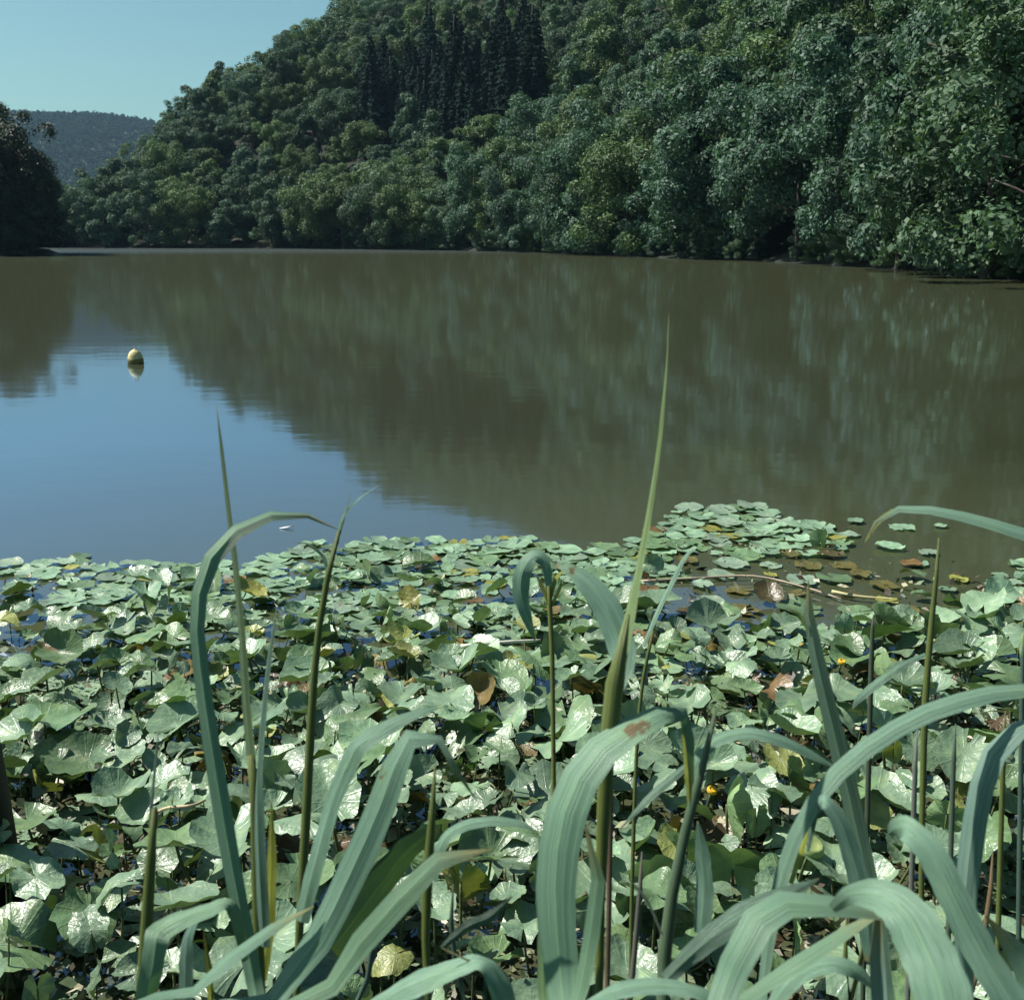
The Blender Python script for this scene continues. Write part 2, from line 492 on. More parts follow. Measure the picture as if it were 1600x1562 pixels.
def grid_lines(spec):
    out = [spec[0][0]]
    for a, b, st in spec:
        out += list(np.linspace(a, b, max(1, int(round((b - a) / st))) + 1)[1:])
    return np.array(out)
gx = grid_lines([(-1900, -620, 60), (-620, -200, 20), (-200, -90, 6), (-90, 60, 2.2), (60, 200, 8), (200, 420, 22), (420, 1300, 60)])
gy = grid_lines([(-120, -10, 14), (-10, 0, 2), (0, 4, 0.22), (4, 40, 2.5), (40, 200, 2.2), (200, 420, 6), (420, 1000, 30), (1000, 2300, 45)])
GX, GY = np.meshgrid(gx, gy)
PG = np.stack([GX.ravel(), GY.ravel()], 1)
ZG = terrain(PG)
nx, ny = len(gx), len(gy)
idx = np.arange(nx * ny).reshape(ny, nx)
qf = np.stack([idx[:-1, :-1], idx[:-1, 1:], idx[1:, 1:], idx[1:, :-1]], -1).reshape(-1, 4)
tag(obj("terrain", mesh_from("terrain", np.column_stack([PG, ZG]), qf.tolist()), M['soil']), kind="structure",
    label="dark wooded valley sides and muddy near bank", cat="terrain")

WV = [(-560, -140, 0), (170, -140, 0), (170, 345, 0), (-560, 345, 0)]
tag(obj("river", mesh_from("river", WV, [(0, 1, 2, 3)]), M['water']), kind="structure",
    label="still olive river mirroring the sky and wooded hill", cat="water")

# ------------------------------------------------------------------ trees
def unit(v):
    return v / (np.linalg.norm(v, axis=-1, keepdims=True) + 1e-9)

def leaf_faces(rng, pos, nrm, size):
    """one rhombic spray of leaves at each pos"""
    n = len(pos)
    nrm = unit(nrm)
    a = unit(np.cross(nrm, rng.normal(size=(n, 3))))
    b = np.cross(nrm, a)
    L = size[:, None] * rng.uniform(0.7, 1.3, (n, 1))
    W = L * rng.uniform(0.45, 0.75, (n, 1))
    dz = nrm * L * rng.uniform(-0.25, 0.25, (n, 1))
    V = np.stack([pos - a * L * 0.55, pos - b * W * 0.5 + dz, pos + a * L * 0.55, pos + b * W * 0.5 + dz * 0.4], 1)
    return V.reshape(-1, 3)

def crown_mesh(name, seed, rx, rz, zc, nb, nl, leaf, zmin=0.6, skirt=0.0, br=(0.24, 0.40), flat=0.8, rough=0.55):
    """crown of leaf sprays gathered in boughs round an uneven ellipsoid"""
    rng = np.random.default_rng(seed)
    d = unit(rng.normal(size=(nb, 3)))
    rad = rng.uniform(0.42, 1.0, (nb, 1))
    lob = 1 + 0.10 * np.sin(5 * d[:, 2] + seed * 2.1)[:, None] + 0.2 * np.sin(3 * np.arctan2(d[:, 1], d[:, 0]) + seed)[:, None]
    c = d * rad * lob * np.array([rx, rx, rz]) + np.array([0, 0, zc])
    br_ = rng.uniform(*br, nb) * rx
    if skirt > 0:
        k = int(nb * skirt)
        an = rng.uniform(0, 2 * math.pi, k)
        rr = rx * rng.uniform(0.65, 1.02, k)
        sk = np.stack([np.cos(an) * rr, np.sin(an) * rr, rng.uniform(0.5, zc * 0.75, k)], 1)
        c = np.vstack([c, sk]); br_ = np.concatenate([br_, rng.uniform(0.14, 0.26, k) * rx])
    w = br_ ** 2; w /= w.sum()
    which = rng.choice(len(c), nl, p=w)
    out = unit(c - np.array([0, 0, zc * 0.8]))
    dd = unit(rng.normal(size=(nl, 3)) + out[which] * 0.7 + np.array([0, 0, 0.35]))
    rr = br_[which][:, None] * rng.uniform(0.55, 1.12, (nl, 1)) ** 0.7
    lump = 1 + 0.22 * np.sin(dd[:, :1] * 7 + which[:, None]) * np.cos(dd[:, 1:2] * 6 + which[:, None] * 1.7)
    pos = c[which] + dd * rr * lump * np.array([1, 1, flat])
    nrm = dd + rng.normal(size=(nl, 3)) * rough + np.array([0, 0, 0.25])
    keep = pos[:, 2] > zmin * rng.uniform(0.4, 1.3, nl)
    pos, nrm, which = pos[keep], nrm[keep], which[keep]
    size = leaf * rng.uniform(0.6, 1.35, len(pos))
    V = leaf_faces(rng, pos, nrm, size)
    bt = rng.uniform(0.25, 0.75, len(c))
    tn = np.clip(bt[which] + rng.normal(0, 0.16, len(pos)), 0, 1)
    me = quads_mesh(name, V, 4, tn)
    return me

def spruce_mesh(name, seed, h, r0, nl, leaf):
    rng = np.random.default_rng(seed)
    nw = 26
    V, tn = [], []
    pos, nrm = [], []
    for i in range(nw):
        t = i / nw
        z = h * (0.06 + 0.93 * t)
        rad = r0 * (1 - t) ** 0.85 * rng.uniform(0.85, 1.1) + 0.12
        nbz = 9 if t < 0.7 else 6
        for k in range(nbz):
            an = 2 * math.pi * (k + rng.uniform(-0.3, 0.3)) / nbz + i * 0.7
            m = max(8, int(nl / (nw * nbz) * (1.7 - 1.4 * t)))
            s = rng.uniform(0.1, 1, m) ** 0.7
            dr = np.array([math.cos(an), math.sin(an), 0]); sd = np.array([-dr[1], dr[0], 0])
            p = dr * (s * rad * rng.uniform(0.8, 1.1))[:, None] + sd * (rng.normal(0, 0.13, m) * rad * (1.1 - s * 0.6))[:, None]
            p[:, 2] = z - 0.42 * rad * s ** 1.4 + rng.normal(0, 0.10, m)
            pos.append(p)
            nrm.append(np.array([0, 0, 1]) + dr * 0.5 + rng.normal(size=(m, 3)) * 0.45)
    pos, nrm = np.vstack(pos), np.vstack(nrm)
    V = leaf_faces(rng, pos, nrm, leaf * rng.uniform(0.6, 1.3, len(pos)))
    return quads_mesh(name, V, 4, np.clip(rng.normal(0.45, 0.2, len(pos)), 0, 1))

def trunk_mesh(name, seed, h, r, limbs, reach):
    rng = random.Random(seed)
    pts = [(0, 0, -0.6)]
    x = y = 0.0
    for i in range(1, 6):
        x += rng.uniform(-0.12, 0.12) * h * 0.12; y += rng.uniform(-0.12, 0.12) * h * 0.12
        pts.append((x, y, h * i / 5))
    pa = spline(pts, 9)
    parts = [tube(pa, np.linspace(r, r * 0.25, 9), 7)]
    for k in range(limbs):
        t = rng.uniform(0.25, 0.85)
        b = pa[int(t * 8)]
        an = rng.uniform(0, 2 * math.pi); l = reach * rng.uniform(0.35, 0.62)
        e = b + np.array([math.cos(an) * l, math.sin(an) * l, l * rng.uniform(0.25, 0.9)])
        md = (b + e) / 2 + np.array([0, 0, l * 0.08])
        parts.append(tube(spline([b, md, e], 5), np.linspace(r * 0.38, r * 0.08, 5), 5))
    return mesh_from(name, *join(parts))

PROTO = {'broad': [], 'bank': [], 'spruce': [], 'tall': []}
for i in range(6):
    rx = [3.6, 4.2, 3.3, 3.9, 4.4, 3.5][i]; rz = [4.6, 4.4, 5.2, 4.9, 4.5, 4.7][i]
    zc = rz + 0.9
    PROTO['broad'].append((crown_mesh("crown", 10 + i, rx, rz, zc, 40, 24000, 0.22, 0.7, br=(0.19, 0.36)), trunk_mesh("trunk", 10 + i, zc + rz * 0.5, 0.24, 9, rx)))
for i in range(6):
    rx = [4.2, 3.7, 4.6, 3.9, 3.4, 4.3][i]; rz = [5.0, 4.6, 5.3, 5.6, 4.2, 5.0][i]
    zc = rz + 0.9
    PROTO['bank'].append((crown_mesh("crown", 40 + i, rx, rz, zc, 44, 32000, 0.215, [0.3, 1.3, 0.4, 0.9, 0.3, 1.5][i], skirt=[0.7, 0.25, 0.6, 0.4, 0.8, 0.2][i], br=(0.20, 0.36)), trunk_mesh("trunk", 40 + i, zc + rz * 0.4, 0.26, 10, rx)))
for i in range(3):
    h = [17, 19, 15.5][i]
    PROTO['spruce'].append((spruce_mesh("crown", 70 + i, h, 3.9, 26000, 0.32), trunk_mesh("trunk", 70 + i, h * 0.97, 0.2, 0, 1)))
PROTO['over'] = []
for i in range(3):
    rx, rz = [4.4, 4.0, 4.7][i], [4.4, 4.8, 4.2][i]
    zc = rz + 0.8
    PROTO['over'].append((crown_mesh("crown", 55 + i, rx, rz, zc, 40, 28000, 0.215, 1.0, br=(0.22, 0.38)), trunk_mesh("trunk", 55 + i, zc + rz * 0.4, 0.26, 8, rx)))
PROTO['tall'].append((crown_mesh("crown", 90, 1.5, 6.4, 7.0, 220, 12000, 0.30, 0.6, br=(0.4, 0.6)), trunk_mesh("trunk", 90, 13.0, 0.22, 5, 1.5)))
for me, tm in PROTO['broad'] + PROTO['bank'] + PROTO['over'] + PROTO['tall']:
    me.materials.append(M['leaf']); tm.materials.append(M['bark'])
for me, tm in PROTO['spruce']:
    me.materials.append(M['needle']); tm.materials.append(M['bark'])

rng = random.Random(5)
GREENS = [(0.062, 0.110, 0.062), (0.074, 0.120, 0.050), (0.052, 0.102, 0.070), (0.078, 0.130, 0.052), (0.056, 0.108, 0.074), (0.044, 0.084, 0.052)]

def plant_tree(kind, x, y, name, label, group, scale=1.0, sz=None, colour=None, variant=None, sink=0.0):
    v = rng.randrange(len(PROTO[kind])) if variant is None else variant
    cm, tm = PROTO[kind][v]
    z = float(terrain([(x, y)])[0])
    root = empty(name, (x, y, max(z, 0.05) - sink), rng.uniform(0, 6.28), label, "tree", group)
    sz = scale if sz is None else sz
    root.scale = (scale, scale, sz)
    obj("trunk", tm, None, root)
    g = colour or rng.choice(GREENS)
    j = rng.uniform(0.98, 1.34)
    obj("crown", cm, None, root, color=(g[0] * j, g[1] * j, g[2] * j))
    return root

def in_view(x, y, z, mx=120, top=-120):
    if y < 5: return False
    px, py, d = project((x, y, z))
    return -mx < px < 1600 + mx and py > top and d > 0

# bank row: one leaning, bushy tree after another along the far waterline
BANK2 = np.vstack([[(-150, 232), (-105, 205)], BANK])
bank_pts = spline(np.column_stack([BANK2, np.zeros(len(BANK2))]), 400)[:, :2]
seglen = np.concatenate([[0], np.cumsum(np.linalg.norm(np.diff(bank_pts, axis=0), axis=1))])
bank_trees = []
s = 2.0
while s < seglen[-1] + 14:
    k = min(int(np.searchsorted(seglen, s)), 398)
    p = bank_pts[k]
    t = unit(bank_pts[min(k + 2, 399)] - bank_pts[max(k - 2, 0)])
    if s > seglen[-1]:
        p = p + t * (s - seglen[-1])
    n = np.array([-t[1], t[0]])              # t runs left to right, n points inland
    if n[1] < 0: n = -n
    big = float(np.interp(math.hypot(p[0], p[1]), [60, 150], [1.4, 1.0]))
    off = rng.uniform(0.2, 1.6) * big
    bank_trees.append((p[0] + n[0] * off, p[1] + n[1] * off, s))
    s += rng.uniform(4.4, 7.4) * (0.55 + 0.45 * big)
def hollow(px):
    return 470 < px < 600 or 640 < px < 775 or 1165 < px < 1330
bank_trees = [b for b in bank_trees if in_view(b[0], b[1], 3, 170)]
ORD = ["first", "second", "third", "fourth", "fifth", "sixth", "seventh", "eighth", "ninth", "tenth", "eleventh", "twelfth", "thirteenth",
       "fourteenth", "fifteenth", "sixteenth", "seventeenth", "eighteenth", "nineteenth", "twentieth", "twenty-first", "twenty-second",
       "twenty-third", "twenty-fourth", "twenty-fifth", "twenty-sixth", "twenty-seventh", "twenty-eighth", "twenty-ninth", "thirtieth",
       "thirty-first", "thirty-second", "thirty-third", "thirty-fourth", "thirty-fifth", "thirty-sixth", "thirty-seventh", "thirty-eighth",
       "thirty-ninth", "fortieth"]
def ordinal(i):
    if i < len(ORD): return ORD[i]
    n_ = i + 1
    return f"{n_}" + ("th" if 10 <= n_ % 100 <= 20 else {1: "st", 2: "nd", 3: "rd"}.get(n_ % 10, "th"))
bank_trees.sort(key=lambda b: -project((b[0], b[1], 2))[0])
for i, (x, y, s_) in enumerate(bank_trees):
    sc = rng.uniform(0.78, 1.15) * float(np.interp(math.hypot(x, y), [60, 150], [1.38, 1.0]))
    plant_tree('over' if hollow(project((x, y, 0))[0]) else 'bank', x, y, "bank_tree", f"bushy broadleaf tree overhanging the water, {ordinal(i)} from the right along the far bank",
               "broadleaf trees along the far bank", sc, sc * rng.uniform(0.85, 1.15))

# low shrubs dipping into the river between the bank trees
k_ = 0
shrubs = []
s = seglen[-1] + 10
while s > 0:
    k = min(int(np.searchsorted(seglen, s)), 398)
    t = unit(bank_pts[min(k + 2, 399)] - bank_pts[max(k - 2, 0)])
    p = bank_pts[k] + (t * (s - seglen[-1]) if s > seglen[-1] else 0)
    n = np.array([-t[1], t[0]])
    if n[1] < 0: n = -n
    p = p + n * rng.uniform(0.1, 0.9)
    if in_view(p[0], p[1], 0.5, 20) and project((p[0], p[1], 0))[0] > 420 and (not hollow(project((p[0], p[1], 0))[0]) or rng.random() < 0.8):
        shrubs.append((p[0], p[1]))
    s -= rng.choice([1.8, 2.2, 2.8, 4.0])
for i, (x, y) in enumerate(shrubs):
    sc = rng.uniform(0.20, 0.38)
    o_ = plant_tree('bank', x, y, "bank_shrub", f"low shrub dipping into the river, {ordinal(i)} from the right along the waterline",
               "low shrubs along the far waterline", sc * 1.2, sc * 0.9, variant=rng.choice([0, 2, 4]))
    o_["category"] = "shrub"

# hillside wood
rg = np.random.default_rng(8)
cand = []
taken = {}
def ok_space(x, y, r):
    k = (int(x // 8), int(y // 8))
    for a in (-1, 0, 1):
        for b in (-1, 0, 1):
            for (u, v) in taken.get((k[0] + a, k[1] + b), ()):
                if (u - x) ** 2 + (v - y) ** 2 < r * r: return False
    taken.setdefault(k, []).append((x, y))
    return True
P = np.column_stack([rg.uniform(-200, 150, 44000), rg.uniform(30, 470, 44000)])
wet = in_poly(P, POLY); dr = seg_dist(P, RIGHT); dl = seg_dist(P, LEFT); tz = terrain(P)
for (x, y), w_, a, b, z in zip(P, wet, dr, dl, tz):
    if w_ or a > b or a < 5.5: continue
    if not in_view(x, y, z + 9, 90, -420): continue
    px, py, d = project((x, y, z + 9))
    if not ok_space(x, y, 6.2 if d < 120 else 5.0 if d < 170 else 4.0): continue
    cand.append((x, y, z, px, py, d))
# drop trees hidden behind the crest: compare with the skyline of nearer ground and crowns
cand.sort(key=lambda c: c[5])
lines = {}
seen = []
for c in cand:
    x, y, z, px, py, d = c
    top = project((x, y, z + 11))[1]
    b0 = int(px // 14)
    ref = min(lines.get(b0 + k, 9999) for k in (-1, 0, 1))
    if top < ref + 24 or d < 90:
        seen.append(c)
    own = project((x, y, z + 7.0))[1]
    for k in (-1, 0, 1):
        lines[b0 + k] = min(lines.get(b0 + k, 9999), own)
spr, brd = [], []
for c in seen:
    px, py, _ = project((c[0], c[1], c[2]))
    inside = 555 < px < 850 and 140 + abs(px - 715) * 0.3 < py < 295 - abs(px - 720) * 0.38
    if not inside: brd.append(c)
brd.sort(key=lambda c: c[5])
near_b = [c for c in brd if c[4] > -30][:240]
chosen = set(id(c) for c in near_b)
far_b = [c for c in brd if id(c) not in chosen]
taken.clear()
spr = []
P = np.column_stack([rg.uniform(-80, 20, 9000), rg.uniform(110, 330, 9000)])
wet = in_poly(P, POLY); dr = seg_dist(P, RIGHT); tz = terrain(P)
for (x, y), w_, a, z in zip(P, wet, dr, tz):
    if w_ or a < 8: continue
    px, py, d = project((x, y, z))
    if not (572 < px < 838 and 150 + abs(px - 715) * 0.3 < py < 285 - abs(px - 720) * 0.38) or not ok_space(x, y, 3.1): continue
    spr.append((x, y, z, px, py, d))
spr.sort(key=lambda c: c[3])
for i, c in enumerate(spr):
    sc = rng.uniform(0.62, 1.12)
    plant_tree('spruce', c[0], c[1], "spruce_tree", f"dark narrow spruce, {ordinal(i)} from the left in the conifer stand",
               "dark spruces on the hillside", sc, colour=(0.024, 0.046, 0.040))
COLS = [(-999, 300, "left foot of the hill"), (300, 430, "left shoulder of the hill"), (430, 575, "slope left of the conifer stand"),
        (575, 850, "slope around the conifer stand"), (850, 1010, "slope just right of the conifer stand"), (1010, 1170, "middle right slope"),
        (1170, 1330, "slope above the dark hollow"), (1330, 1480, "slope right of the dark hollow"), (1480, 9999, "slope at the right edge")]
TIERS = [(-999, 60, "top tier"), (60, 130, "upper tier"), (130, 200, "middle tier"), (200, 9999, "lowest tier")]
bins = {}
for c in near_b:
    for ci, (a0, a1, _) in enumerate(COLS):
        if a0 <= c[3] < a1: break
    for ti, (a0, a1, _) in enumerate(TIERS):
        if a0 <= c[4] < a1: break
    bins.setdefault((ci, ti), []).append(c)
LOOK = ["grey-green", "yellow-green", "blue-green", "bright green", "sea-green", "dark green"]
for (ci, ti), cs in sorted(bins.items()):
    cs.sort(key=lambda c: c[3])
    for i, c in enumerate(cs):
        sc = rng.uniform(0.85, 1.35) * (1.3 if c[5] < 120 else 1.0 if c[5] < 170 else 0.74)
        g = rng.randrange(len(GREENS))
        plant_tree('broad', c[0], c[1], "hillside_tree", f"{LOOK[g]} leafy tree, {ordinal(i)} from left, {TIERS[ti][2]}, {COLS[ci][2]}",
                   "leafy trees on the wooded hillside", sc, sc * rng.uniform(0.85, 1.15), colour=GREENS[g], sink=0.4)
# the tall pointed tree breaking the skyline at the hill's left foot
best = min(seen, key=lambda c: abs(c[3] - 250) + abs(project((c[0], c[1], c[2] + 11))[1] - 190) * 0.7)
plant_tree('tall', best[0] + 1.5, best[1] + 1.0, "slender_tree", "slender pointed tree breaking the skyline at the hill's left foot", None, 0.92)

# the rest of the hill's wood and the far ridge: each one mass of foliage
def mass(name, spots, label, cat, seeds, nl, leaf, mat, cols, size=1.0):
    protos = []
    for sd in seeds:
        me = crown_mesh("tmp", sd, 4.0, 4.8, 6.0, 22, nl, leaf, 0.8, br=(0.26, 0.42), rough=0.12 if leaf > 2 else 0.5)
        n = len(me.vertices)
        co = np.empty(n * 3, dtype=np.float32); me.vertices.foreach_get("co", co)
        tn = np.empty(len(me.polygons), dtype=np.float32); me.attributes["tint"].data.foreach_get("value", tn)
        protos.append((co.reshape(-1, 3), tn))
        bpy.data.meshes.remove(me)
    V, T = [], []
    r = np.random.default_rng(len(spots))
    for (x, y, z) in spots:
        co, tn = protos[r.integers(len(protos))]
        a = r.uniform(0, 6.28); c_, s_ = math.cos(a), math.sin(a); k = r.uniform(0.8, 1.15) * size
        q = np.column_stack([(co[:, 0] * c_ - co[:, 1] * s_) * k + x, (co[:, 0] * s_ + co[:, 1] * c_) * k + y, co[:, 2] * k * r.uniform(0.85, 1.15) + z - 0.5])
        V.append(q); T.append(np.clip(tn + r.normal(0, 0.13), 0, 1))
    o = obj(name, quads_mesh(name, np.vstack(V), 4, np.concatenate(T)), mat, color=cols)
    return tag(o, label, cat, kind="stuff")
mass("hillside_wood", [(c[0], c[1], c[2]) for c in far_b], "distant leafy wood covering the upper hill up to the skyline", "wood", (201, 202, 203), 1100, 0.55, M['leaf'], (0.060, 0.108, 0.058), 0.72)
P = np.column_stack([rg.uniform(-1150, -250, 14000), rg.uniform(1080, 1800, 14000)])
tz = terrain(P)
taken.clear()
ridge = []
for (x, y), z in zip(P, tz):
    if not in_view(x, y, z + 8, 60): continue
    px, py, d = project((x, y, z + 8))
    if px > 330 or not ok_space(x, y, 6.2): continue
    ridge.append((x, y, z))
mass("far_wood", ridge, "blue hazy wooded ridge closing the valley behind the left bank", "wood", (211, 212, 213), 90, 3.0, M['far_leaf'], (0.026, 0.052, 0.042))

# left bank trees; darkened crown colour stands in for their shaded near side
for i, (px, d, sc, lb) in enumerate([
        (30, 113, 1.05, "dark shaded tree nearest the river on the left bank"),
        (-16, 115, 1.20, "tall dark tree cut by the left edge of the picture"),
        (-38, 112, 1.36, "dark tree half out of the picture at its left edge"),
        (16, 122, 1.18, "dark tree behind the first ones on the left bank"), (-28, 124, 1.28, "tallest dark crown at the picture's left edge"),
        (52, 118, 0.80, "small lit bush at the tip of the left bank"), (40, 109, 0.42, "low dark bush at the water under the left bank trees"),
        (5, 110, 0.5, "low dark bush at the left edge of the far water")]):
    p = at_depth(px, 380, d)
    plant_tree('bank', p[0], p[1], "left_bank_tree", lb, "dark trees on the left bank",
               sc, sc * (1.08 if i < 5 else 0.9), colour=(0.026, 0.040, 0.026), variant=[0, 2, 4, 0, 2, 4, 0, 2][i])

# ------------------------------------------------------------------ far bank details
def rock(name, px, py, size, label, colour, seed):
    r = np.random.default_rng(seed)
    p = at_z(px, py)
    V, Fc = [], []
    nu, nv = 10, 6
    for i in range(nv + 1):
        for j in range(nu):
            th, ph = math.pi * i / nv, 2 * math.pi * j / nu
            d = np.array([math.sin(th) * math.cos(ph), math.sin(th) * math.sin(ph), math.cos(th)])
            V.append(d * (1 + 0.18 * r.normal()) * np.array(size))
    for i in range(nv):
        for j in range(nu):
            k = (j + 1) % nu
            Fc.append((i * nu + j, (i + 1) * nu + j, (i + 1) * nu + k, i * nu + k))
    return tag(obj(name, mesh_from(name, V, Fc, smooth=False), M['plain'], loc=(p[0], p[1] + size[1] * 0.5, size[2] * 0.25), color=colour), label, "rock")
rock("bank_rock", 1350, 416, (0.75, 0.5, 0.35), "pale boulder at the waterline beside the dark hollow on the right", (0.30, 0.26, 0.16), 1)
rock("bank_rock", 1592, 434, (0.5, 0.4, 0.22), "pale stone on the waterline at the picture's right edge", (0.26, 0.24, 0.19), 2)
rock("bank_rock", 882, 392, (0.9, 0.6, 0.35), "mossy stone on the waterline under the middle bank trees", (0.14, 0.19, 0.07), 3)

# ------------------------------------------------------------------ buoy
bp = at_z(212, 568)
root = empty("mooring_buoy", (bp[0], bp[1], 0), 0.4, "small yellow egg-shaped buoy floating in the sky's reflection", "buoy")
prof = [(0.0, -0.10), (0.07, -0.09), (0.112, -0.02), (0.122, 0.05), (0.112, 0.12), (0.085, 0.18), (0.045, 0.215), (0.022, 0.222), (0.02, 0.235)]
def lathe(prof, n=20):
    V, Fc, UV = [], [], []
    for i, (r, z) in enumerate(prof):
        for j in range(n):
            w = 2 * math.pi * j / n
            V.append((r * math.cos(w), r * math.sin(w), z)); UV.append((j / n, i / len(prof)))
    for i in range(len(prof) - 1):
        for j in range(n):
            k = (j + 1) % n
            Fc.append((i * n + j, i * n + k, (i + 1) * n + k, (i + 1) * n + j))
    Fc.append(tuple(range(n))[::-1]); Fc.append(tuple((len(prof) - 1) * n + j for j in range(n)))
    return V, Fc, UV
obj("float", mesh_from("float", *lathe(prof)), M['plain'], root, color=(0.55, 0.49, 0.24))
obj("shaded_waterline_band", mesh_from("shaded_waterline_band", *lathe([(0.119, -0.012), (0.1262, -0.005), (0.1272, 0.05), (0.1255, 0.082), (0.1205, 0.086)])), M['plain'], root, color=(0.16, 0.14, 0.045))  # olive waterline stain that also paints in the float's shadow side
a = np.linspace(0, 2 * math.pi, 15)
obj("ring", mesh_from("ring", *tube(np.column_stack([0.024 * np.cos(a), 0 * a, 0.248 + 0.024 * np.sin(a)]), 0.006, 5)), M['plain'], root, color=(0.25, 0.24, 0.22))

# ------------------------------------------------------------------ water lilies
def pad_mesh(name, seed, cup, wave, fold, curl, ragged=0.03):
    """heart-shaped pad, unit length along +x, stalk joint at the origin"""
    r = np.random.default_rng(seed)
    rings, segs = 6, 30
    gap = r.uniform(0.10, 0.34)
    ph = r.uniform(0, 6.28, 4)
    V, Fc, UV = [(0, 0, 0)], [], [(0.5, 0)]
    th = np.linspace(-math.pi + gap, math.pi - gap, segs)
    lob = 0.36 + 0.20 * np.cos(th / 2) ** 2 + 0.06 * np.exp(-((np.abs(th) - 2.45) / 0.4) ** 2)
    lob *= 1 + ragged * np.sin(9 * th + ph[0]) + ragged * 0.8 * np.sin(17 * th + ph[1]) + r.normal(0, ragged * 0.35, segs)
    bite = r.uniform(-2.4, 2.4); 
    if r.random() < 0.45:
        lob *= 1 - r.uniform(0.12, 0.35) * np.exp(-((th - bite) / 0.13) ** 2)
    for k in range(1, rings + 1):
        s_ = (k / rings) ** 0.85
        for j in range(segs):
            x, y = lob[j] * s_ * math.cos(th[j]) * 1.08, lob[j] * s_ * math.sin(th[j]) * 0.96
            z = cup * s_ ** 2.2 + wave * s_ ** 2 * (math.sin(3 * th[j] + ph[2]) + 0.6 * math.sin(5 * th[j] + ph[3]) + 0.35 * math.sin(11 * th[j] + ph[0]))
            z += fold * abs(y) - curl * x * x * (1 if x > 0 else 0.5)
            V.append((x, y, z)); UV.append((th[j] / (2 * math.pi) + 0.5, s_))
    for j in range(segs - 1):
        Fc.append((0, 1 + j, 2 + j))
    for k in range(rings - 1):
        for j in range(segs - 1):
            a_ = 1 + k * segs + j
            Fc.append((a_, a_ + segs, a_ + segs + 1, a_ + 1))
    me = mesh_from(name, V, Fc, UV)
    me.materials.append(M['lily'])
    return me
FLOAT = [pad_mesh("leaf", 300 + i, [0.03, 0.06, 0.02, 0.045][i % 4], [0.02, 0.035, 0.028][i % 3], 0.0, 0.0, 0.035) for i in range(12)]
LIFT = [pad_mesh("leaf", 340 + i, [0.10, 0.05, 0.16, -0.04][i % 4], [0.05, 0.07, 0.035][i % 3], [0.28, 0.10, 0.45, 0.2, -0.15][i % 5], [0.25, 0.5, 0.1, 0.7][i % 4], 0.035) for i in range(20)]
DEAD = [pad_mesh("leaf", 380 + i, -0.06, 0.10, [0.6, -0.4, 0.3][i % 3], 0.9, 0.10) for i in range(6)]
STALKS = []
for i in range(6):
    r_ = random.Random(500 + i)
    bx, by = r_.uniform(-0.5, 0.5), r_.uniform(-0.5, 0.5)
    pa = spline([(0, 0, 0), (bx * 0.15, by * 0.15, -0.35), (bx * 0.5, by * 0.5, -0.75), (bx, by, -1.15)], 7)
    me = mesh_from("stalk", *tube(pa, np.linspace(0.022, 0.030, 7), 5)); me.materials.append(M['stalk'])
    STALKS.append(me)

EDGE = [(-200, 900), (0, 884), (70, 878), (130, 872), (165, 888), (200, 880), (300, 882), (380, 888), (440, 868), (480, 852), (540, 858), (590, 846), (700, 850),
        (760, 843), (820, 842), (850, 852), (885, 862), (905, 882), (935, 856), (1000, 846), (1040, 812), (1075, 794), (1180, 796), (1230, 812), (1300, 824), (1350, 850), (1420, 862),
        (1490, 868), (1540, 895), (1600, 880), (1800, 870)]
def edge_y(px):
    return float(np.interp(px, [e[0] for e in EDGE], [e[1] for e in EDGE]))
def density(px, py):
    if py < edge_y(px): return 0.0
    d = 1.0
    if px < 190 and 905 < py < 1050: d = 0.62 + 0.3 * (px > 100)
    if 1040 < px < 1560 and 868 < py < 985: d = 0.55
    if 1320 < px < 1600 and 835 < py < 900: d = 0.22
    return d

def pad_colour(r, px, py):
    u = r.random()
    if 1040 < px < 1420 and 868 < py < 970 and u < 0.6:
        return (0.11, 0.095, 0.025) if u < 0.45 else (0.07, 0.055, 0.02)
    if py > 960:
        if u < 0.50: g = (0.125, 0.190, 0.122)
        elif u < 0.75: g = (0.095, 0.155, 0.075)
        elif u < 0.94: g = (0.160, 0.240, 0.150)
        elif u < 0.985: g = (0.20, 0.22, 0.07)
        else: g = (0.12, 0.09, 0.035)
    elif u < 0.62: g = (0.160, 0.250, 0.165)
    elif u < 0.84: g = (0.095, 0.155, 0.078)
    elif u < 0.93: g = (0.175, 0.240, 0.175)
    elif u < 0.97: g = (0.20, 0.20, 0.045)
    else: g = (0.13, 0.075, 0.025)
    j = r.uniform(0.85, 1.5)
    return tuple(c * j for c in g)

ROWS = [("outermost lily row", 790, 905, 8), ("second lily row from open water", 905, 985, 8), ("third lily row from open water", 985, 1085, 7),
        ("fourth lily row from open water", 1085, 1210, 7), ("fifth lily row from open water", 1210, 1370, 6), ("nearest lily row, behind the reeds", 1370, 1600, 5)]
lr = random.Random(77)
plants = []
for ri, (rn, y0, y1, nc) in enumerate(ROWS):
    for k in range(nc):
        px = -60 + 1720 * (k + 0.5) / nc + lr.uniform(-40, 40)
        py = max((y0 + y1) / 2, edge_y(px) + 14) + lr.uniform(-12, 12)
        plants.append(dict(px=px, py=py, row=ri, col=k, w=at_z(px, py), leaves=[]))

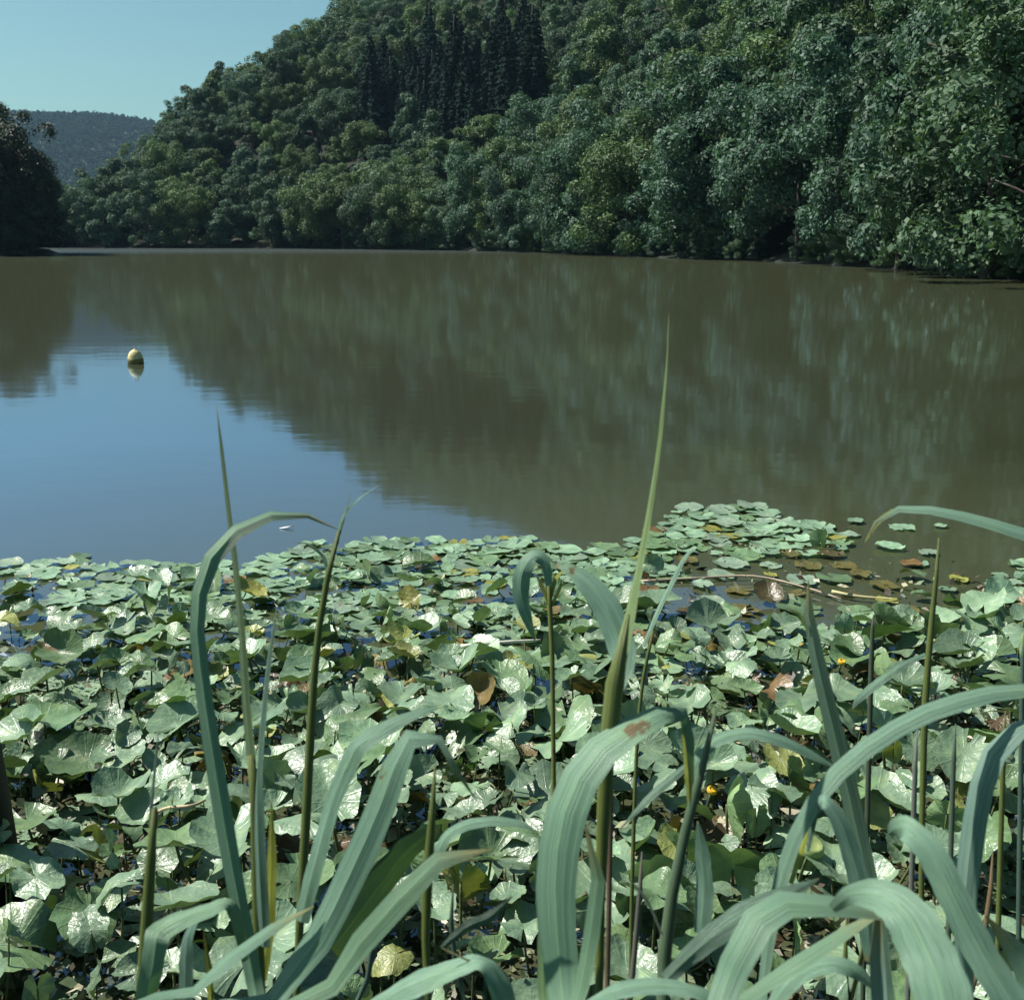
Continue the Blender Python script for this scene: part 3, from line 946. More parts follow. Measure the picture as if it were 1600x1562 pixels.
spots = []
sp_grid = {}
def lily_space(x, y, r):
    k = (int(x // 0.3), int(y // 0.3))
    for a in (-1, 0, 1):
        for b in (-1, 0, 1):
            for (u, v) in sp_grid.get((k[0] + a, k[1] + b), ()):
                if (u - x) ** 2 + (v - y) ** 2 < r * r: return False
    sp_grid.setdefault(k, []).append((x, y))
    return True
tries = 0
while tries < 170000 and len(spots) < 2700:
    tries += 1
    y = 2.35 + (8.2 - 2.35) * lr.random() ** 1.35
    hw = 0.50 * y + 0.85
    x = lr.uniform(-hw, hw)
    px, py, d = project((x, y, 0.0))
    if density(px, py) <= 0: continue
    near = py > 960
    dn_ = density(px, py)
    if not lily_space(x, y, (0.092 if near else 0.110) / dn_): continue
    spots.append((x, y, px, py))
# hand-placed pads that stand alone in open water at the right, and the big crumpled leaf at the lower left
for px, py in [(1335, 818), (1410, 826), (1470, 824), (1450, 868), (1420, 884), (1585, 884), (1560, 915), (488, 851), (1265, 828), (1180, 800), (1130, 803)]:
    p = at_z(px, py); spots.append((p[0], p[1], px, py))

def nearest_plant(px, py):
    return min(plants, key=lambda q: ((q['px'] - px) / 1.0) ** 2 + ((q['py'] - py) * (2.2 if py < 1000 else 1.3)) ** 2)
for sp_ in spots:
    nearest_plant(sp_[2], sp_[3])['leaves'].append(sp_)

names_col = {0: "leftmost", -1: "rightmost"}
for q in plants:
    if not q['leaves']: continue
    mates = [p for p in plants if p['row'] == q['row'] and p['leaves']]
    mates.sort(key=lambda p: p['px'])
    i = mates.index(q)
    place = "leftmost" if i == 0 else "rightmost" if i == len(mates) - 1 else f"{ORD[i]} from the left"
    desc = "flat water-lily pads" if q['row'] < 2 else "raised water-lily leaves"
    root = empty("water_lily_plant", (q['w'][0], q['w'][1], 0), 0, f"{desc}, {place} in the {ROWS[q['row']][0]}", "water lily", "water lilies between the reeds and open water")
    base = q['w']
    for (x, y, px, py) in q['leaves']:
        size = lr.choice([lr.uniform(0.08, 0.13), lr.uniform(0.11, 0.17), lr.uniform(0.14, 0.20), lr.uniform(0.17, 0.25)]) * (1.0 if py > 900 else 1.08)
        lift_p = float(np.interp(py, [880, 930, 1010, 1150], [0.06, 0.25, 0.68, 0.85]))
        yaw = lr.uniform(0, 6.28)
        u = lr.random()
        if 1040 < px < 1420 and 868 < py < 970: lift_p *= 0.1
        if py < edge_y(px) + 34: lift_p = 0.0
        col = pad_colour(lr, px, py)
        if col[0] >= col[1] * 0.9: size = min(size, 0.17)      # yellowed and brown pads are the small old ones
        if u < 0.025 and py > 985:
            me = lr.choice(DEAD); z = lr.uniform(0.02, 0.10); rot = (lr.uniform(-0.5, 0.5), lr.uniform(-0.5, 0.5), yaw)
            col = lr.choice([(0.14, 0.085, 0.03), (0.20, 0.16, 0.05), (0.08, 0.05, 0.025)])
            up = False
        elif lr.random() < lift_p:
            me = lr.choice(LIFT)
            hi = float(np.interp(py, [930, 1100, 1400], [0.08, 0.17, 0.28]))
            z = lr.uniform(0.03, hi)
            tl = lr.choice([0.15, 0.25, 0.35, 0.5, 0.8])
            rot = (lr.gauss(0, tl), lr.gauss(0, tl), yaw)
            size *= lr.uniform(0.9, 1.15)
            up = True
        else:
            me = lr.choice(FLOAT); z = lr.uniform(0.006, 0.022); rot = (lr.gauss(0, 0.035), lr.gauss(0, 0.035), yaw); up = False
        lf = obj("leaf", me, None, root, loc=(x - base[0], y - base[1], z), rot=rot, scale=(size, size * lr.uniform(0.88, 1.05), size), color=col)
        if up and z > 0.07:
            st = obj("stalk", lr.choice(STALKS), None, None, color=(0.10, 0.13, 0.05))
            st.parent = lf
            # undo the leaf's tilt so the stalk drops to the water
            from mathutils import Euler, Matrix
            Rm = Euler(rot).to_matrix().to_4x4()
            k = z / size
            st.matrix_parent_inverse = Matrix.Identity(4)
            st.matrix_local = Rm.inverted() @ Matrix.Diagonal((1, 1, max(k, 0.2) / 1.0, 1))
    q['root'] = root

def add_flower(px, py, z, label_colour, size=0.028):
    p = at_z(px, py, z)
    q = nearest_plant(px, py)
    if 'root' not in q: return
    prof = [(0.0, -0.5), (0.5, -0.42), (0.9, -0.1), (1.0, 0.3), (0.85, 0.7), (0.7, 0.8), (0.5, 0.55), (0.2, 0.5)]
    f = obj("flower", mesh_from("flower", *lathe([(a * size, b * size) for a, b in prof], 10)), M['plain'], q['root'], loc=(p[0] - q['w'][0], p[1] - q['w'][1], z), rot=(0.3, 0.2, 0), color=label_colour)
    f["label"] = "round yellow water-lily flower"
    pa = spline([(0, 0, -0.5 * size), (0.01, 0.01, -z * 0.5), (0.03, 0.02, -z - 0.03)], 5)
    obj("flower_stalk", mesh_from("flower_stalk", *tube(pa, 0.005, 5)), M['stalk'], f, color=(0.10, 0.14, 0.05))
for (px, py, z) in [(1315, 1035, 0.12), (1112, 1236, 0.16), (1250, 1010, 0.10), (1266, 1328, 0.2)]:
    add_flower(px, py, z, (0.55, 0.34, 0.02) if py != 1328 else (0.20, 0.26, 0.09), 0.019 if py != 1328 else 0.040)

# litter between the pads: nobody could count it
r = np.random.default_rng(12)
n = 30000
y = r.uniform(2.3, 7.0, n); x = r.uniform(-1, 1, n) * (0.5 * y + 0.3)
keep = np.array([project((a, b, 0))[1] > edge_y(project((a, b, 0))[0]) + 25 and r.random() < (0.12 if b > 4.7 else 1.0) for a, b in zip(x, y)])
x, y = x[keep], y[keep]
m = len(x)
pos = np.column_stack([x, y, np.abs(r.normal(0, 0.05, m)) + 0.006])
V = leaf_faces(r, pos, np.array([0, 0, 1.0]) + r.normal(size=(m, 3)) * 0.7, r.choice([0.014, 0.022, 0.034, 0.055], m, p=[0.35, 0.35, 0.2, 0.1]))
tag(obj("plant_litter", quads_mesh("plant_litter", V, 4, r.random(m)), M['debris']), "brown and straw-coloured plant litter between the lily leaves", "plant litter", kind="stuff")

# dead stalks drifting among the pads
def stick(pts, rad, label, colour, name="dead_stalk"):
    w = [at_z(px, py, z) for px, py, z in pts]
    pa = spline(w, 14)
    rr = np.interp(np.linspace(0, 1, 14), [0, 1], [rad, rad * 0.6])
    return tag(obj(name, mesh_from(name, *tube(pa, rr, 6)), M['plain'], color=colour), label, "dead stalk")
stick([(1000, 908, 0.02), (1090, 903, 0.025), (1180, 900, 0.03), (1260, 918, 0.025), (1315, 936, 0.02)], 0.0085, "long pale dead stalk floating across the pads right of the tall reed", (0.34, 0.27, 0.20))
stick([(1300, 924, 0.03), (1345, 932, 0.03), (1400, 936, 0.02)], 0.011, "short straw-yellow stalk lying past the end of the long pale one", (0.42, 0.38, 0.20))
stick([(1160, 988, 0.03), (1210, 984, 0.04), (1250, 990, 0.03)], 0.008, "short pinkish dead stalk left of the upright blade", (0.30, 0.22, 0.18))
stick([(1450, 1000, 0.05), (1510, 1006, 0.05), (1560, 1012, 0.04)], 0.010, "yellow stalk floating near the right edge", (0.40, 0.36, 0.12))
stick([(720, 1010, 0.16), (790, 1003, 0.17), (845, 1000, 0.15)], 0.012, "pale bleached stalk lying on leaves below the drooping reed leaf", (0.5, 0.5, 0.42))
stick([(240, 1272, 0.25), (262, 1262, 0.26), (300, 1258, 0.27), (320, 1250, 0.25)], 0.007, "bent tan stalk beside the short left reed", (0.42, 0.33, 0.2))

fp = at_z(448, 826)
a = [(-0.05, 0, 0), (0, -0.014, 0.004), (0.05, 0.0, 0.012), (0, 0.014, 0.004)]
b_ = [(u, v, w + 0.005) for u, v, w in a]
tag(obj("feather", mesh_from("feather", a + b_, [(0, 1, 2, 3)[::-1], (4, 5, 6, 7), (0, 1, 5, 4), (1, 2, 6, 5), (2, 3, 7, 6), (3, 0, 4, 7)]), M['plain'], loc=(fp[0], fp[1], 0.004), rot=(0, 0, 0.2), color=(0.75, 0.78, 0.8)),
    "tiny white feather floating under the arching left reed leaf", "feather")

# stake at the left edge; its shadow side is put into the near-black colour
b0 = at_z(0, 1405); t0 = at_depth(-95, 900, 3.1)
pa = spline([b0 + np.array([0.01, 0, -0.4]), b0, (b0 + t0) / 2 + np.array([0.012, 0, 0]), t0], 10)
tag(obj("wooden_stake", mesh_from("wooden_stake", *tube(pa, np.linspace(0.080, 0.066, 10), 9)), M['plain'], color=(0.006, 0.006, 0.007)), "dark wooden stake leaning out of the water at the left edge", "stake")

# ------------------------------------------------------------------ reeds
GROUND = 0.45
TEAL = (0.150, 0.255, 0.182)
GREEN = (0.110, 0.185, 0.085)
YEL = (0.240, 0.260, 0.040)
OLIVE = (0.120, 0.150, 0.035)
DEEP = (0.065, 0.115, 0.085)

def blade(path, widths, rolls, colour, parent, name="leaf", fold=0.2, n=36):
    """ribbon with a keeled cross-section along a 3-D path; rolls in degrees about the path"""
    path = np.asarray(path, dtype=float)
    seg = np.linalg.norm(np.diff(path, axis=0), axis=1)
    cum = np.concatenate([[0], np.cumsum(seg)]) / seg.sum()
    pa = spline(path, n)
    tt = np.linspace(0, 1, n)
    wd = np.interp(tt, cum, widths)
    ro = np.radians(np.interp(tt, np.linspace(0, 1, len(rolls)), rolls))
    tg = unit(np.gradient(pa, axis=0))
    V, Fc, UV = [], [], []
    cs = [-1, -0.72, -0.36, -0.001, 0.001, 0.36, 0.72, 1]      # midrib doubled: the two halves shade apart
    hs = random.Random(int(abs(path[0][0] * 7919 + path[-1][2] * 104729) * 1000))
    p1, p2, p3 = hs.uniform(0, 6), hs.uniform(0, 6), hs.uniform(0, 6)
    for i in range(n):
        view = unit(pa[i] - np.array([0, 0, CAM_H]))
        side = np.cross(tg[i], view); side /= np.linalg.norm(side) + 1e-9
        nor = np.cross(side, tg[i])
        w_ = ro[i] + 0.10 * math.sin(tt[i] * 9 + p3) + 0.55 * tg[i][0]   # level stretches turn their upper face up
        sd = side * math.cos(w_) + nor * math.sin(w_)
        nn = np.cross(sd, tg[i])
        el, er = 1 + 0.035 * math.sin(i * 1.7 + p1), 1 + 0.035 * math.sin(i * 1.3 + p2)
        for c in cs:
            e = el if c < 0 else er
            prof = abs(c) * fold * 1.5 - 0.5 * fold * c * c + 0.05 * abs(c) ** 3 * math.sin(tt[i] * 23 + p1 + (2 if c < 0 else 0))
            V.append(pa[i] + sd * c * e * wd[i] * 0.5 + nn * prof * wd[i] * 0.5)
            UV.append(((c + 1) / 2, tt[i] * 6))
    k = len(cs)
    for i in range(n - 1):
        for j in range(k - 1):
            if j == 3: continue
            Fc.append((i * k + j, i * k + j + 1, (i + 1) * k + j + 1, (i + 1) * k + j))
    org = np.array(parent.location)
    me = mesh_from(name, [v - org for v in V], Fc, UV)
    k_ = 1.32 if colour is not TEAL and colour is not YEL else 1.15
    return obj(name, me, M['reed'], parent, color=tuple(c * k_ for c in colour))

def reed(label, base_px, base_d, parts):
    """parts: dicts kind stem|leaf, pts [(px,py,w_px[,depth])], d depth, roll"""
    b = at_depth(base_px, 1562, base_d)
    bx, by = b[0], b[1]
    root = empty("reed_plant", (bx, by, GROUND), 0, label, "reed", "reeds on the near bank")
    foot = np.array([bx, by, GROUND - 0.03])
    for p in parts:
        d = p.get('d', base_d); d1 = p.get('d1', d)
        pts = p['pts']; m_ = len(pts)
        W3 = [at_depth(q[0], q[1], d + (d1 - d) * i / max(m_ - 1, 1)) for i, q in enumerate(pts)]
        wk = 0.80 if p.get('k') == 'stem' else 0.70
        wd = [q[2] * wk * (d + (d1 - d) * i / max(m_ - 1, 1)) / F_PX for i, q in enumerate(pts)]
        if p.get('root', pts[0][1] > 1540):
            # carry the foot of the blade down to the ground out of frame
            dirv = W3[0] - W3[1]
            midp = W3[0] + unit(dirv) * 0.12
            midp = midp * 0.7 + np.array([bx, by, midp[2]]) * 0.3
            W3 = [foot, midp] + W3; wd = [wd[0] * 0.6, wd[0] * 0.9] + wd
        if p.get('k', 'leaf') == 'stem':
            n_ = 22
            seg = np.linalg.norm(np.diff(W3, axis=0), axis=1); cum = np.concatenate([[0], np.cumsum(seg)]) / seg.sum()
            pa = spline(W3, n_)
            rr = np.interp(np.linspace(0, 1, n_), cum, wd) * 0.5
            v, f, u = tube(pa, np.maximum(rr, 0.0004), 8)
            obj("stem", mesh_from("stem", [q - np.array([bx, by, GROUND]) for q in v], f, u), M['reed'], root, color=p.get('c', GREEN))
        else:
            blade(W3, wd, p.get('roll', [15]), p.get('c', TEAL), root, fold=p.get('fold', 0.18), n=p.get('n', 28))
    return root

reed("tall left reed whose long leaf arches over open water to the right", 400, 0.95, [
    dict(pts=[(402, 1562, 34), (385, 1470, 38), (358, 1330, 40), (335, 1190, 38), (318, 1080, 35), (308, 990, 32), (311, 930, 35), (330, 872, 40), (372, 826, 36), (425, 804, 27), (470, 803, 15), (505, 814, 6), (530, 828, 1)],
         d=0.95, d1=1.05, roll=[35, 35, 20, 5, 10, 10], c=(0.13, 0.225, 0.15), fold=0.3, n=44),
])
reed("upright reed with a long thin blade rising above the lilies into the blue reflection", 412, 1.06, [
    dict(k='stem', pts=[(408, 1562, 20), (402, 1400, 24), (398, 1250, 20), (392, 1180, 16)], c=OLIVE),
    dict(pts=[(402, 1330, 24), (392, 1190, 26), (384, 1100, 22), (378, 1000, 19), (368, 890, 16), (357, 800, 13), (347, 710, 9), (338, 632, 1)], d=1.06, d1=1.15, roll=[50, 40, 30], c=(0.075, 0.12, 0.055), root=False),
    dict(pts=[(412, 1480, 30), (404, 1330, 34), (402, 1220, 30), (412, 1090, 20), (424, 1000, 12), (432, 950, 2)], d=1.03, roll=[40, 55, 45], c=(0.09, 0.155, 0.115), root=False, fold=0.4),
    dict(pts=[(410, 1530, 22), (420, 1440, 30), (424, 1340, 24), (424, 1250, 3)], d=1.08, roll=[30], c=YEL, root=False),
])
reed("slim reed with a forked wispy top beside the arching left leaf", 466, 1.30, [
    dict(k='stem', pts=[(464, 1562, 14), (468, 1450, 17), (477, 1300, 19), (485, 1150, 18), (495, 1010, 14), (514, 890, 12), (530, 828, 7)], c=OLIVE),
    dict(pts=[(526, 850, 8), (536, 808, 7), (560, 780, 5), (592, 758, 1)], roll=[20], c=TEAL, root=False),
    dict(pts=[(530, 835, 6), (540, 800, 5), (548, 770, 1)], roll=[20], c=TEAL, root=False),
    dict(pts=[(512, 900, 10), (505, 870, 8), (480, 850, 5), (462, 848, 1)], roll=[30], c=TEAL, root=False),
])
reed("reed with two broad leaves bending right, one ending in a yellow tip", 455, 0.90, [
    dict(pts=[(425, 1562, 50), (495, 1470, 66), (545, 1370, 72), (590, 1270, 68), (622, 1185, 62), (640, 1152, 54), (650, 1145, 50), (672, 1140, 36), (682, 1144, 26), (688, 1155, 22), (705, 1190, 15), (728, 1225, 9), (748, 1255, 1)],
         d=0.90, roll=[10, 15, 20, 15, 0, 20], c=TEAL, fold=0.22, n=44),
    dict(pts=[(470, 1440, 36), (492, 1350, 44), (520, 1250, 44), (548, 1185, 46), (556, 1170, 46), (566, 1160, 44), (585, 1148, 42), (615, 1130, 36), (660, 1112, 18), (692, 1104, 1)], d=0.97, roll=[20, 25, 10, -10], c=TEAL, root=False, n=34),
    dict(pts=[(505, 1562, 40), (560, 1478, 58), (620, 1410, 58), (660, 1370, 52), (690, 1340, 40), (725, 1322, 24), (768, 1326, 2)], d=0.86, roll=[10, 20, 15, -15], c=(0.12, 0.205, 0.125)),
    dict(pts=[(520, 1480, 60), (580, 1400, 90), (630, 1335, 80), (680, 1292, 20)], d=1.05, roll=[-50, -60, -60], c=DEEP, root=False, fold=0.1),  # hind blade: shade painted in with a darker leaf colour
])
reed("short stiff reed stem in front of the broad bending leaves", 668, 1.0, [
    dict(k='stem', pts=[(668, 1562, 13), (665, 1450, 17), (668, 1370, 22), (674, 1290, 16), (680, 1195, 4)], c=OLIVE),
    dict(pts=[(676, 1375, 20), (690, 1318, 30), (718, 1292, 30), (765, 1282, 26), (810, 1286, 20), (842, 1300, 2)], d=1.02, roll=[20, 10, -10], c=TEAL, root=False),
])
reed("short reed at the lower left with a browned broken top", 228, 1.05, [
    dict(k='stem', pts=[(222, 1562, 24), (228, 1460, 26), (234, 1370, 22), (239, 1290, 18), (241, 1262, 10)], c=OLIVE),
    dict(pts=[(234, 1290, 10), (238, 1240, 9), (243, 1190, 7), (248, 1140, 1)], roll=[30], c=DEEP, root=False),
    dict(pts=[(242, 1300, 8), (246, 1275, 8), (243, 1258, 3)], roll=[40], c=(0.35, 0.28, 0.14), root=False, n=8),
])
reed("low reed leaf folded over in an angle at the lower left", 300, 0.92, [
    dict(pts=[(385, 1500, 20), (362, 1415, 34), (325, 1420, 50), (280, 1436, 54), (255, 1450, 56), (247, 1458, 56), (244, 1470, 54), (238, 1510, 50), (226, 1570, 48)], d=0.94, d1=0.90, roll=[-25, -25, 0, 15], c=(0.12, 0.205, 0.13), root=False, n=34),
    dict(pts=[(290, 1570, 34), (290, 1500, 36), (296, 1455, 32), (320, 1420, 20), (345, 1408, 2)], d=0.98, roll=[30, 45], c=(0.09, 0.155, 0.12), root=False),
    dict(pts=[(290, 1562, 26), (340, 1512, 36), (400, 1468, 34), (450, 1432, 26), (490, 1415, 2)], d=0.90, roll=[15, 20], c=TEAL),
    dict(pts=[(330, 1562, 14), (325, 1500, 14), (318, 1455, 3)], d=0.99, roll=[20], c=YEL),
])
reed("low reed leaves spreading at the bottom centre", 740, 0.84, [
    dict(pts=[(575, 1575, 40), (640, 1540, 62), (705, 1512, 66), (752, 1500, 60), (778, 1530, 64), (800, 1590, 60)], d=0.84, d1=0.82, roll=[10, 15, 25, 30], c=TEAL, root=False, n=36),
    dict(pts=[(758, 1562, 8), (757, 1510, 8), (740, 1488, 8), (700, 1484, 6), (690, 1480, 2)], d=0.83, roll=[10], c=DEEP),
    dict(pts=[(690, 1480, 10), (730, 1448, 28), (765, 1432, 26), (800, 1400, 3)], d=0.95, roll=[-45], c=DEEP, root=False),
])
reed("tallest reed in the middle, its tip standing far up the river", 930, 0.92, [
    dict(k='stem', pts=[(936, 1562, 16), (938, 1400, 20), (944, 1250, 28), (952, 1130, 36), (964, 1050, 38), (975, 995, 24), (982, 960, 6)], c=OLIVE),
    dict(pts=[(962, 1060, 34), (976, 985, 40), (992, 910, 30), (1006, 840, 21), (1020, 760, 14), (1030, 690, 10), (1037, 620, 8), (1042, 560, 4), (1045, 490, 1)], d=0.92, d1=1.05, roll=[40, 40, 30, 40], c=(0.11, 0.165, 0.06), root=False, n=40, fold=0.3),
    dict(pts=[(945, 1120, 20), (972, 1042, 52), (968, 1000, 66), (945, 945, 62), (915, 908, 48), (888, 888, 26), (868, 884, 4)], d=0.95, d1=1.0, roll=[20, 10, 10, 25], c=(0.14, 0.235, 0.175), root=False, n=34),
])
reed("reed with the broadest leaf, rising and folding over to the right beside the tallest stem", 885, 0.80, [
    dict(pts=[(880, 1562, 70), (872, 1470, 84), (868, 1390, 90), (874, 1310, 94), (895, 1235, 96), (935, 1175, 88), (985, 1138, 74), (1035, 1113, 54), (1060, 1110, 40), (1070, 1116, 34), (1076, 1130, 28), (1080, 1200, 14), (1078, 1260, 2)],
         d=0.86, d1=0.95, roll=[-10, -5, 5, 10, 0, 10], c=(0.125, 0.215, 0.145), n=48, fold=0.14),
    dict(pts=[(905, 1562, 36), (925, 1450, 40), (935, 1390, 34), (925, 1330, 22), (915, 1290, 4)], d=0.84, roll=[30, 20], c=(0.12, 0.205, 0.13)),
    dict(pts=[(850, 1562, 30), (848, 1470, 26), (850, 1400, 6)], d=0.90, roll=[20], c=GREEN),
])
reed("small reed with drooping pale leaf and a bright yellow tuft among the lilies", 862, 1.55, [
    dict(k='stem', pts=[(868, 1562, 8), (866, 1300, 9), (864, 1100, 9), (862, 1000, 10), (858, 930, 10), (856, 890, 6)], c=(0.16, 0.18, 0.04)),
    dict(pts=[(858, 915, 14), (852, 880, 24), (835, 868, 34), (818, 890, 40), (814, 925, 38), (824, 965, 26), (836, 1000, 3)], d=1.5, roll=[0, 5, 10], c=(0.14, 0.235, 0.17), root=False),
    dict(pts=[(856, 940, 8), (846, 915, 10), (838, 898, 2)], roll=[20], c=YEL, root=False, n=10),
    dict(pts=[(858, 940, 10), (868, 905, 12), (886, 886, 2)], roll=[20], c=YEL, root=False, n=10),
    dict(pts=[(857, 945, 10), (856, 905, 12), (846, 878, 2)], roll=[-20], c=YEL, root=False, n=10),
    dict(pts=[(858, 950, 9), (872, 925, 10), (878, 905, 2)], roll=[20], c=(0.26, 0.27, 0.04), root=False, n=10),
])
reed("reed stem leaning right with a leaf arching down past the yellow flower", 1040, 0.98, [
    dict(k='stem', pts=[(1036, 1562, 26), (1040, 1470, 28), (1055, 1370, 22), (1078, 1270, 20), (1100, 1190, 16), (1118, 1110, 6)], c=(0.09, 0.14, 0.08)),
    dict(pts=[(1070, 1240, 14), (1088, 1190, 24), (1120, 1156, 32), (1170, 1144, 34), (1225, 1158, 30), (1270, 1180, 20), (1308, 1200, 2)], d=1.0, roll=[15, 5, -5], c=TEAL, root=False),
    dict(pts=[(1100, 1170, 8), (1060, 1208, 18), (1015, 1246, 18), (968, 1296, 2)], d=1.06, roll=[20], c=(0.15, 0.24, 0.18), root=False),
    dict(pts=[(1095, 1460, 40), (1100, 1390, 44), (1096, 1330, 34), (1090, 1282, 4)], d=1.1, roll=[25], c=(0.10, 0.175, 0.13), root=False),
    dict(pts=[(1035, 1460, 5), (1010, 1405, 6), (980, 1370, 2)], d=0.97, roll=[20], c=(0.16, 0.19, 0.16), root=False),
    dict(pts=[(1080, 1290, 8), (1076, 1210, 20), (1072, 1150, 22), (1066, 1120, 6)], d=0.99, roll=[20], c=YEL, root=False),
])
reed("thin pale sprout leaning right behind the tallest reed's leaves", 1010, 1.9, [
    dict(k='stem', pts=[(985, 1562, 8), (990, 1300, 8), (1000, 1100, 7), (1020, 985, 7)], c=OLIVE),
    dict(pts=[(1005, 1010, 8), (1030, 950, 13), (1050, 910, 13), (1068, 874, 11), (1082, 860, 8), (1096, 866, 1)], roll=[20], c=(0.15, 0.24, 0.18), root=False),
])
reed("pointed upright blade standing alone among the right-hand lilies", 1360, 1.12, [
    dict(pts=[(1385, 1562, 34), (1365, 1420, 40), (1338, 1290, 42), (1310, 1170, 40), (1288, 1080, 36), (1270, 1000, 30), (1262, 945, 20), (1263, 905, 1)], roll=[40, 45, 30, 15], c=(0.09, 0.15, 0.105), fold=0.3, n=34),
    dict(pts=[(1262, 985, 4), (1248, 960, 12), (1230, 950, 1)], roll=[20], c=(0.22, 0.27, 0.08), root=False, n=10),
])
reed("long reed leaf sweeping up to the right edge in a shallow arch", 1215, 0.95, [
    dict(pts=[(1190, 1562, 22), (1205, 1450, 28), (1222, 1365, 32), (1255, 1280, 36), (1310, 1205, 40), (1380, 1150, 44), (1450, 1112, 46), (1520, 1090, 42), (1590, 1078, 36), (1680, 1085, 20), (1760, 1120, 2)], d=0.95, d1=1.02, roll=[10, 5, 5, -10], c=TEAL, n=44),
    dict(pts=[(1262, 1330, 8), (1272, 1272, 20), (1280, 1254, 30), (1290, 1250, 38), (1314, 1285, 44), (1335, 1345, 48), (1352, 1420, 46), (1362, 1500, 30)], d=0.98, d1=0.94, roll=[10, 15, 15], c=(0.13, 0.22, 0.165), root=False, n=34),
    dict(pts=[(1235, 1380, 12), (1262, 1300, 12), (1278, 1262, 3)], d=0.99, roll=[20], c=YEL, root=False),
])
reed("bent reed with wide leaf kinked flat above the bottom edge", 1130, 0.72, [
    dict(pts=[(1120, 1580, 60), (1150, 1500, 74), (1188, 1430, 80), (1196, 1418, 80), (1208, 1412, 78), (1270, 1410, 62), (1335, 1420, 42), (1400, 1432, 16), (1430, 1440, 2)], d=0.74, d1=0.78, roll=[10, 12, 0, -5], c=(0.12, 0.205, 0.14), n=40, fold=0.14),
    dict(pts=[(1140, 1580, 40), (1220, 1520, 54), (1300, 1468, 46), (1370, 1424, 20), (1400, 1410, 2)], d=0.80, roll=[25, 20], c=(0.11, 0.185, 0.12)),
    dict(pts=[(1040, 1530, 30), (1105, 1470, 50), (1170, 1425, 56), (1240, 1392, 30), (1280, 1372, 2)], d=0.88, roll=[-30, -35], c=(0.10, 0.17, 0.125), root=False),
    dict(pts=[(900, 1580, 24), (960, 1548, 42), (1020, 1538, 46), (1090, 1548, 40), (1150, 1580, 24)], d=0.78, roll=[10], c=TEAL, root=False),
])
reed("largest leaf at the bottom right, arching over with a rounded shoulder", 1480, 0.68, [
    dict(pts=[(1300, 1420, 20), (1330, 1398, 46), (1375, 1398, 80), (1415, 1425, 104), (1445, 1480, 118), (1470, 1545, 124), (1490, 1640, 120)], d=0.76, d1=0.66, roll=[-10, -5, 5, 5], c=(0.118, 0.20, 0.14), root=False, n=38, fold=0.10),
    dict(pts=[(1372, 1575, 44), (1368, 1500, 48), (1366, 1450, 40), (1372, 1410, 10)], d=0.80, roll=[30, 45], c=(0.10, 0.165, 0.14)),
    dict(pts=[(1195, 1590, 30), (1235, 1532, 44), (1285, 1506, 46), (1330, 1512, 40), (1365, 1540, 16)], d=0.84, roll=[10, 5, -10], c=TEAL, root=False),
])
reed("broad strap leaf slanting down to the lower right corner", 1600, 0.82, [
    dict(pts=[(1388, 1304, 6), (1396, 1296, 40), (1408, 1292, 54), (1422, 1298, 60), (1455, 1332, 64), (1490, 1400, 68), (1530, 1480, 76), (1575, 1555, 84), (1625, 1640, 80)], d=0.86, d1=0.76, roll=[0, 5, 5], c=(0.122, 0.21, 0.15), root=False, n=40, fold=0.12),
    dict(pts=[(1620, 1562, 40), (1585, 1480, 50), (1560, 1445, 40), (1540, 1430, 4)], d=0.86, roll=[15], c=TEAL),
])
reed("wide grey-green leaf curving off the right edge behind the strap leaf", 1510, 1.0, [
    dict(pts=[(1508, 1562, 34), (1506, 1450, 44), (1514, 1340, 50), (1528, 1245, 54), (1550, 1178, 56), (1585, 1140, 50), (1640, 1118, 36), (1700, 1130, 4)], d=1.0, roll=[20, 15, 5], c=(0.125, 0.20, 0.165), n=38, fold=0.3),
])
reed("tall thin stem at the right with a side leaf pointing down left", 1448, 1.5, [
    dict(k='stem', pts=[(1440, 1562, 10), (1440, 1350, 11), (1443, 1180, 13), (1447, 1080, 14), (1455, 980, 12), (1464, 890, 8), (1467, 840, 3)], c=OLIVE),
    dict(pts=[(1446, 1022, 8), (1410, 1040, 16), (1370, 1068, 20), (1342, 1092, 16), (1332, 1108, 2)], d=1.45, roll=[20], c=TEAL, root=False),
])
reed("leaf reaching in from the right edge above the open water, with a yellow tip", 1800, 1.15, [
    dict(pts=[(1850, 1562, 20), (1840, 1250, 26), (1790, 950, 30), (1700, 870, 32), (1600, 834, 30), (1520, 810, 26), (1450, 796, 20), (1405, 795, 16), (1378, 806, 12), (1362, 826, 8), (1350, 850, 1)], d=1.1, d1=1.25, roll=[20, 10, 5, 10], c=(0.14, 0.235, 0.175), n=48),
    dict(pts=[(1395, 796, 6), (1372, 815, 12), (1352, 846, 2)], d=1.24, roll=[10], c=YEL, root=False, n=10),
])
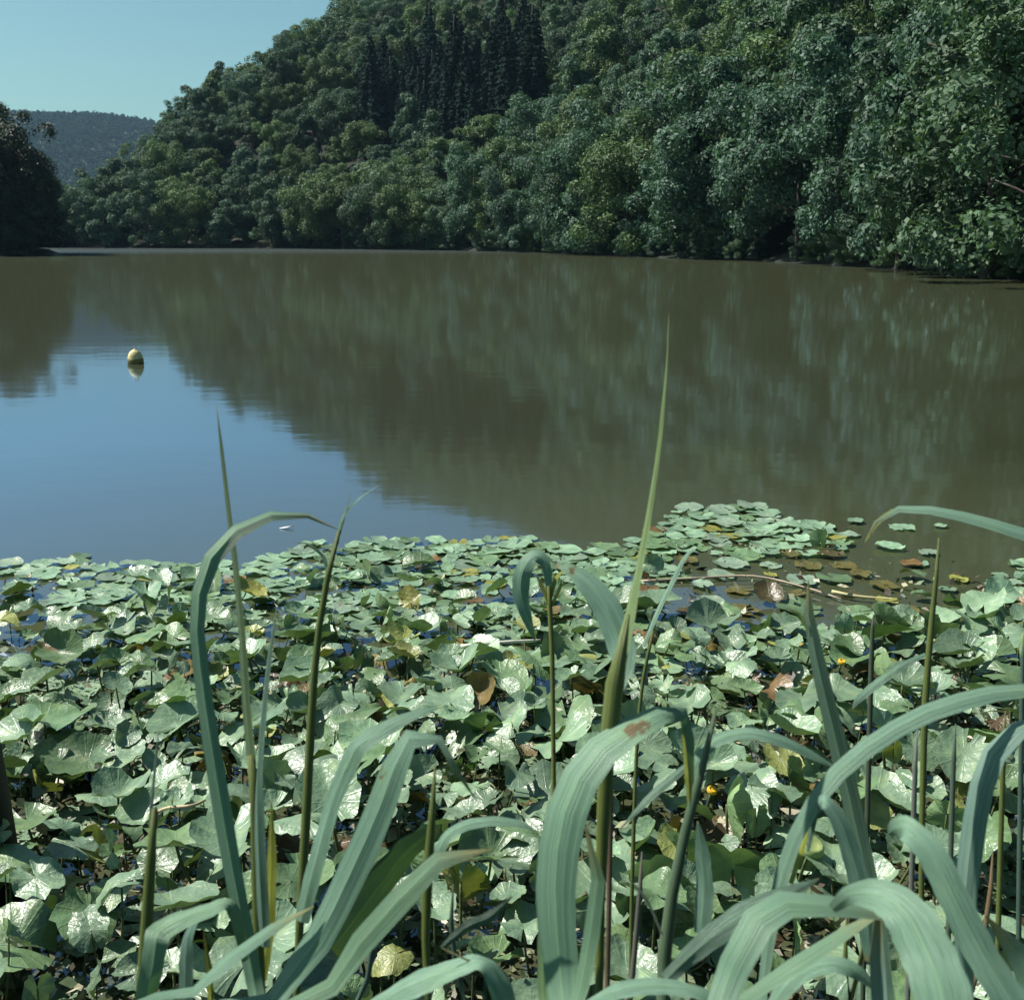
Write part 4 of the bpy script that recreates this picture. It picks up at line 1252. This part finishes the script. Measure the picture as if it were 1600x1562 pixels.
for i, (px0, px1, top, d, lb) in enumerate([
        (1556, 1568, 1110, 1.5, "dark thin stem just inside the right edge"), (1478, 1490, 1130, 1.4, "thin stem between the two right-hand leaves"),
        (1418, 1430, 1140, 1.35, "thin pale stem left of the wide grey-green leaf"), (1348, 1362, 960, 1.9, "short dark stem right of the pointed blade"),
        (1590, 1598, 985, 1.6, "stem cut by the right edge"), (1512, 1548, 1330, 1.3, "thin brown stalk in the lower right"),
        (948, 955, 1180, 1.1, "thin brown stalk close beside the tallest reed"),
        (980, 1000, 1330, 1.2, "thin twig in the dark gap right of the broadest leaf"), (725, 705, 1380, 1.2, "thin stalk right of the short stiff stem"),
        (1330, 1320, 1420, 1.15, "short stalk behind the large bottom-right leaf"), (560, 590, 1360, 1.3, "thin stalk behind the broad bending leaves")]):
    reed(lb, px0, d, [dict(k='stem', pts=[(px0, 1562, 10), (px0 + (px1 - px0) * 0.4, (1562 + top) / 2 + 80, 11), (px1, top + 60, 10), (px1 + 3, top, 2)], c=[OLIVE, (0.09, 0.13, 0.09), (0.15, 0.16, 0.14), (0.06, 0.08, 0.05), DEEP, (0.20, 0.14, 0.07), (0.16, 0.11, 0.07), (0.15, 0.14, 0.12), DEEP, OLIVE, DEEP][i])])

# ------------------------------------------------------------------ haze
hz, ns, ls = new_mat("valley_haze")
pv = N(ns, "ShaderNodeVolumePrincipled")
pv.inputs["Color"].default_value = (0.44, 0.72, 1.0, 1)
pv.inputs["Density"].default_value = 0.00008
pv.inputs["Anisotropy"].default_value = 0.2
o = N(ns, "ShaderNodeOutputMaterial"); ls.new(pv.outputs[0], o.inputs[1])
x0, x1, y0, y1, z0, z1 = -1950, 1350, -140, 2360, -3.0, 330.0
HV = [(x0, y0, z0), (x1, y0, z0), (x1, y1, z0), (x0, y1, z0), (x0, y0, z1), (x1, y0, z1), (x1, y1, z1), (x0, y1, z1)]
tag(obj("haze", mesh_from("haze", HV, [(0, 3, 2, 1), (4, 5, 6, 7), (0, 1, 5, 4), (1, 2, 6, 5), (2, 3, 7, 6), (3, 0, 4, 7)], smooth=False), hz), "thin blue summer haze over the valley", "haze", kind="stuff")

print("TREES bank", len(bank_trees), "spruce", len(spr), "near", len(near_b), "far", len(far_b), "ridge", len(ridge), "pads", len(spots), "maxz", ZG.max())
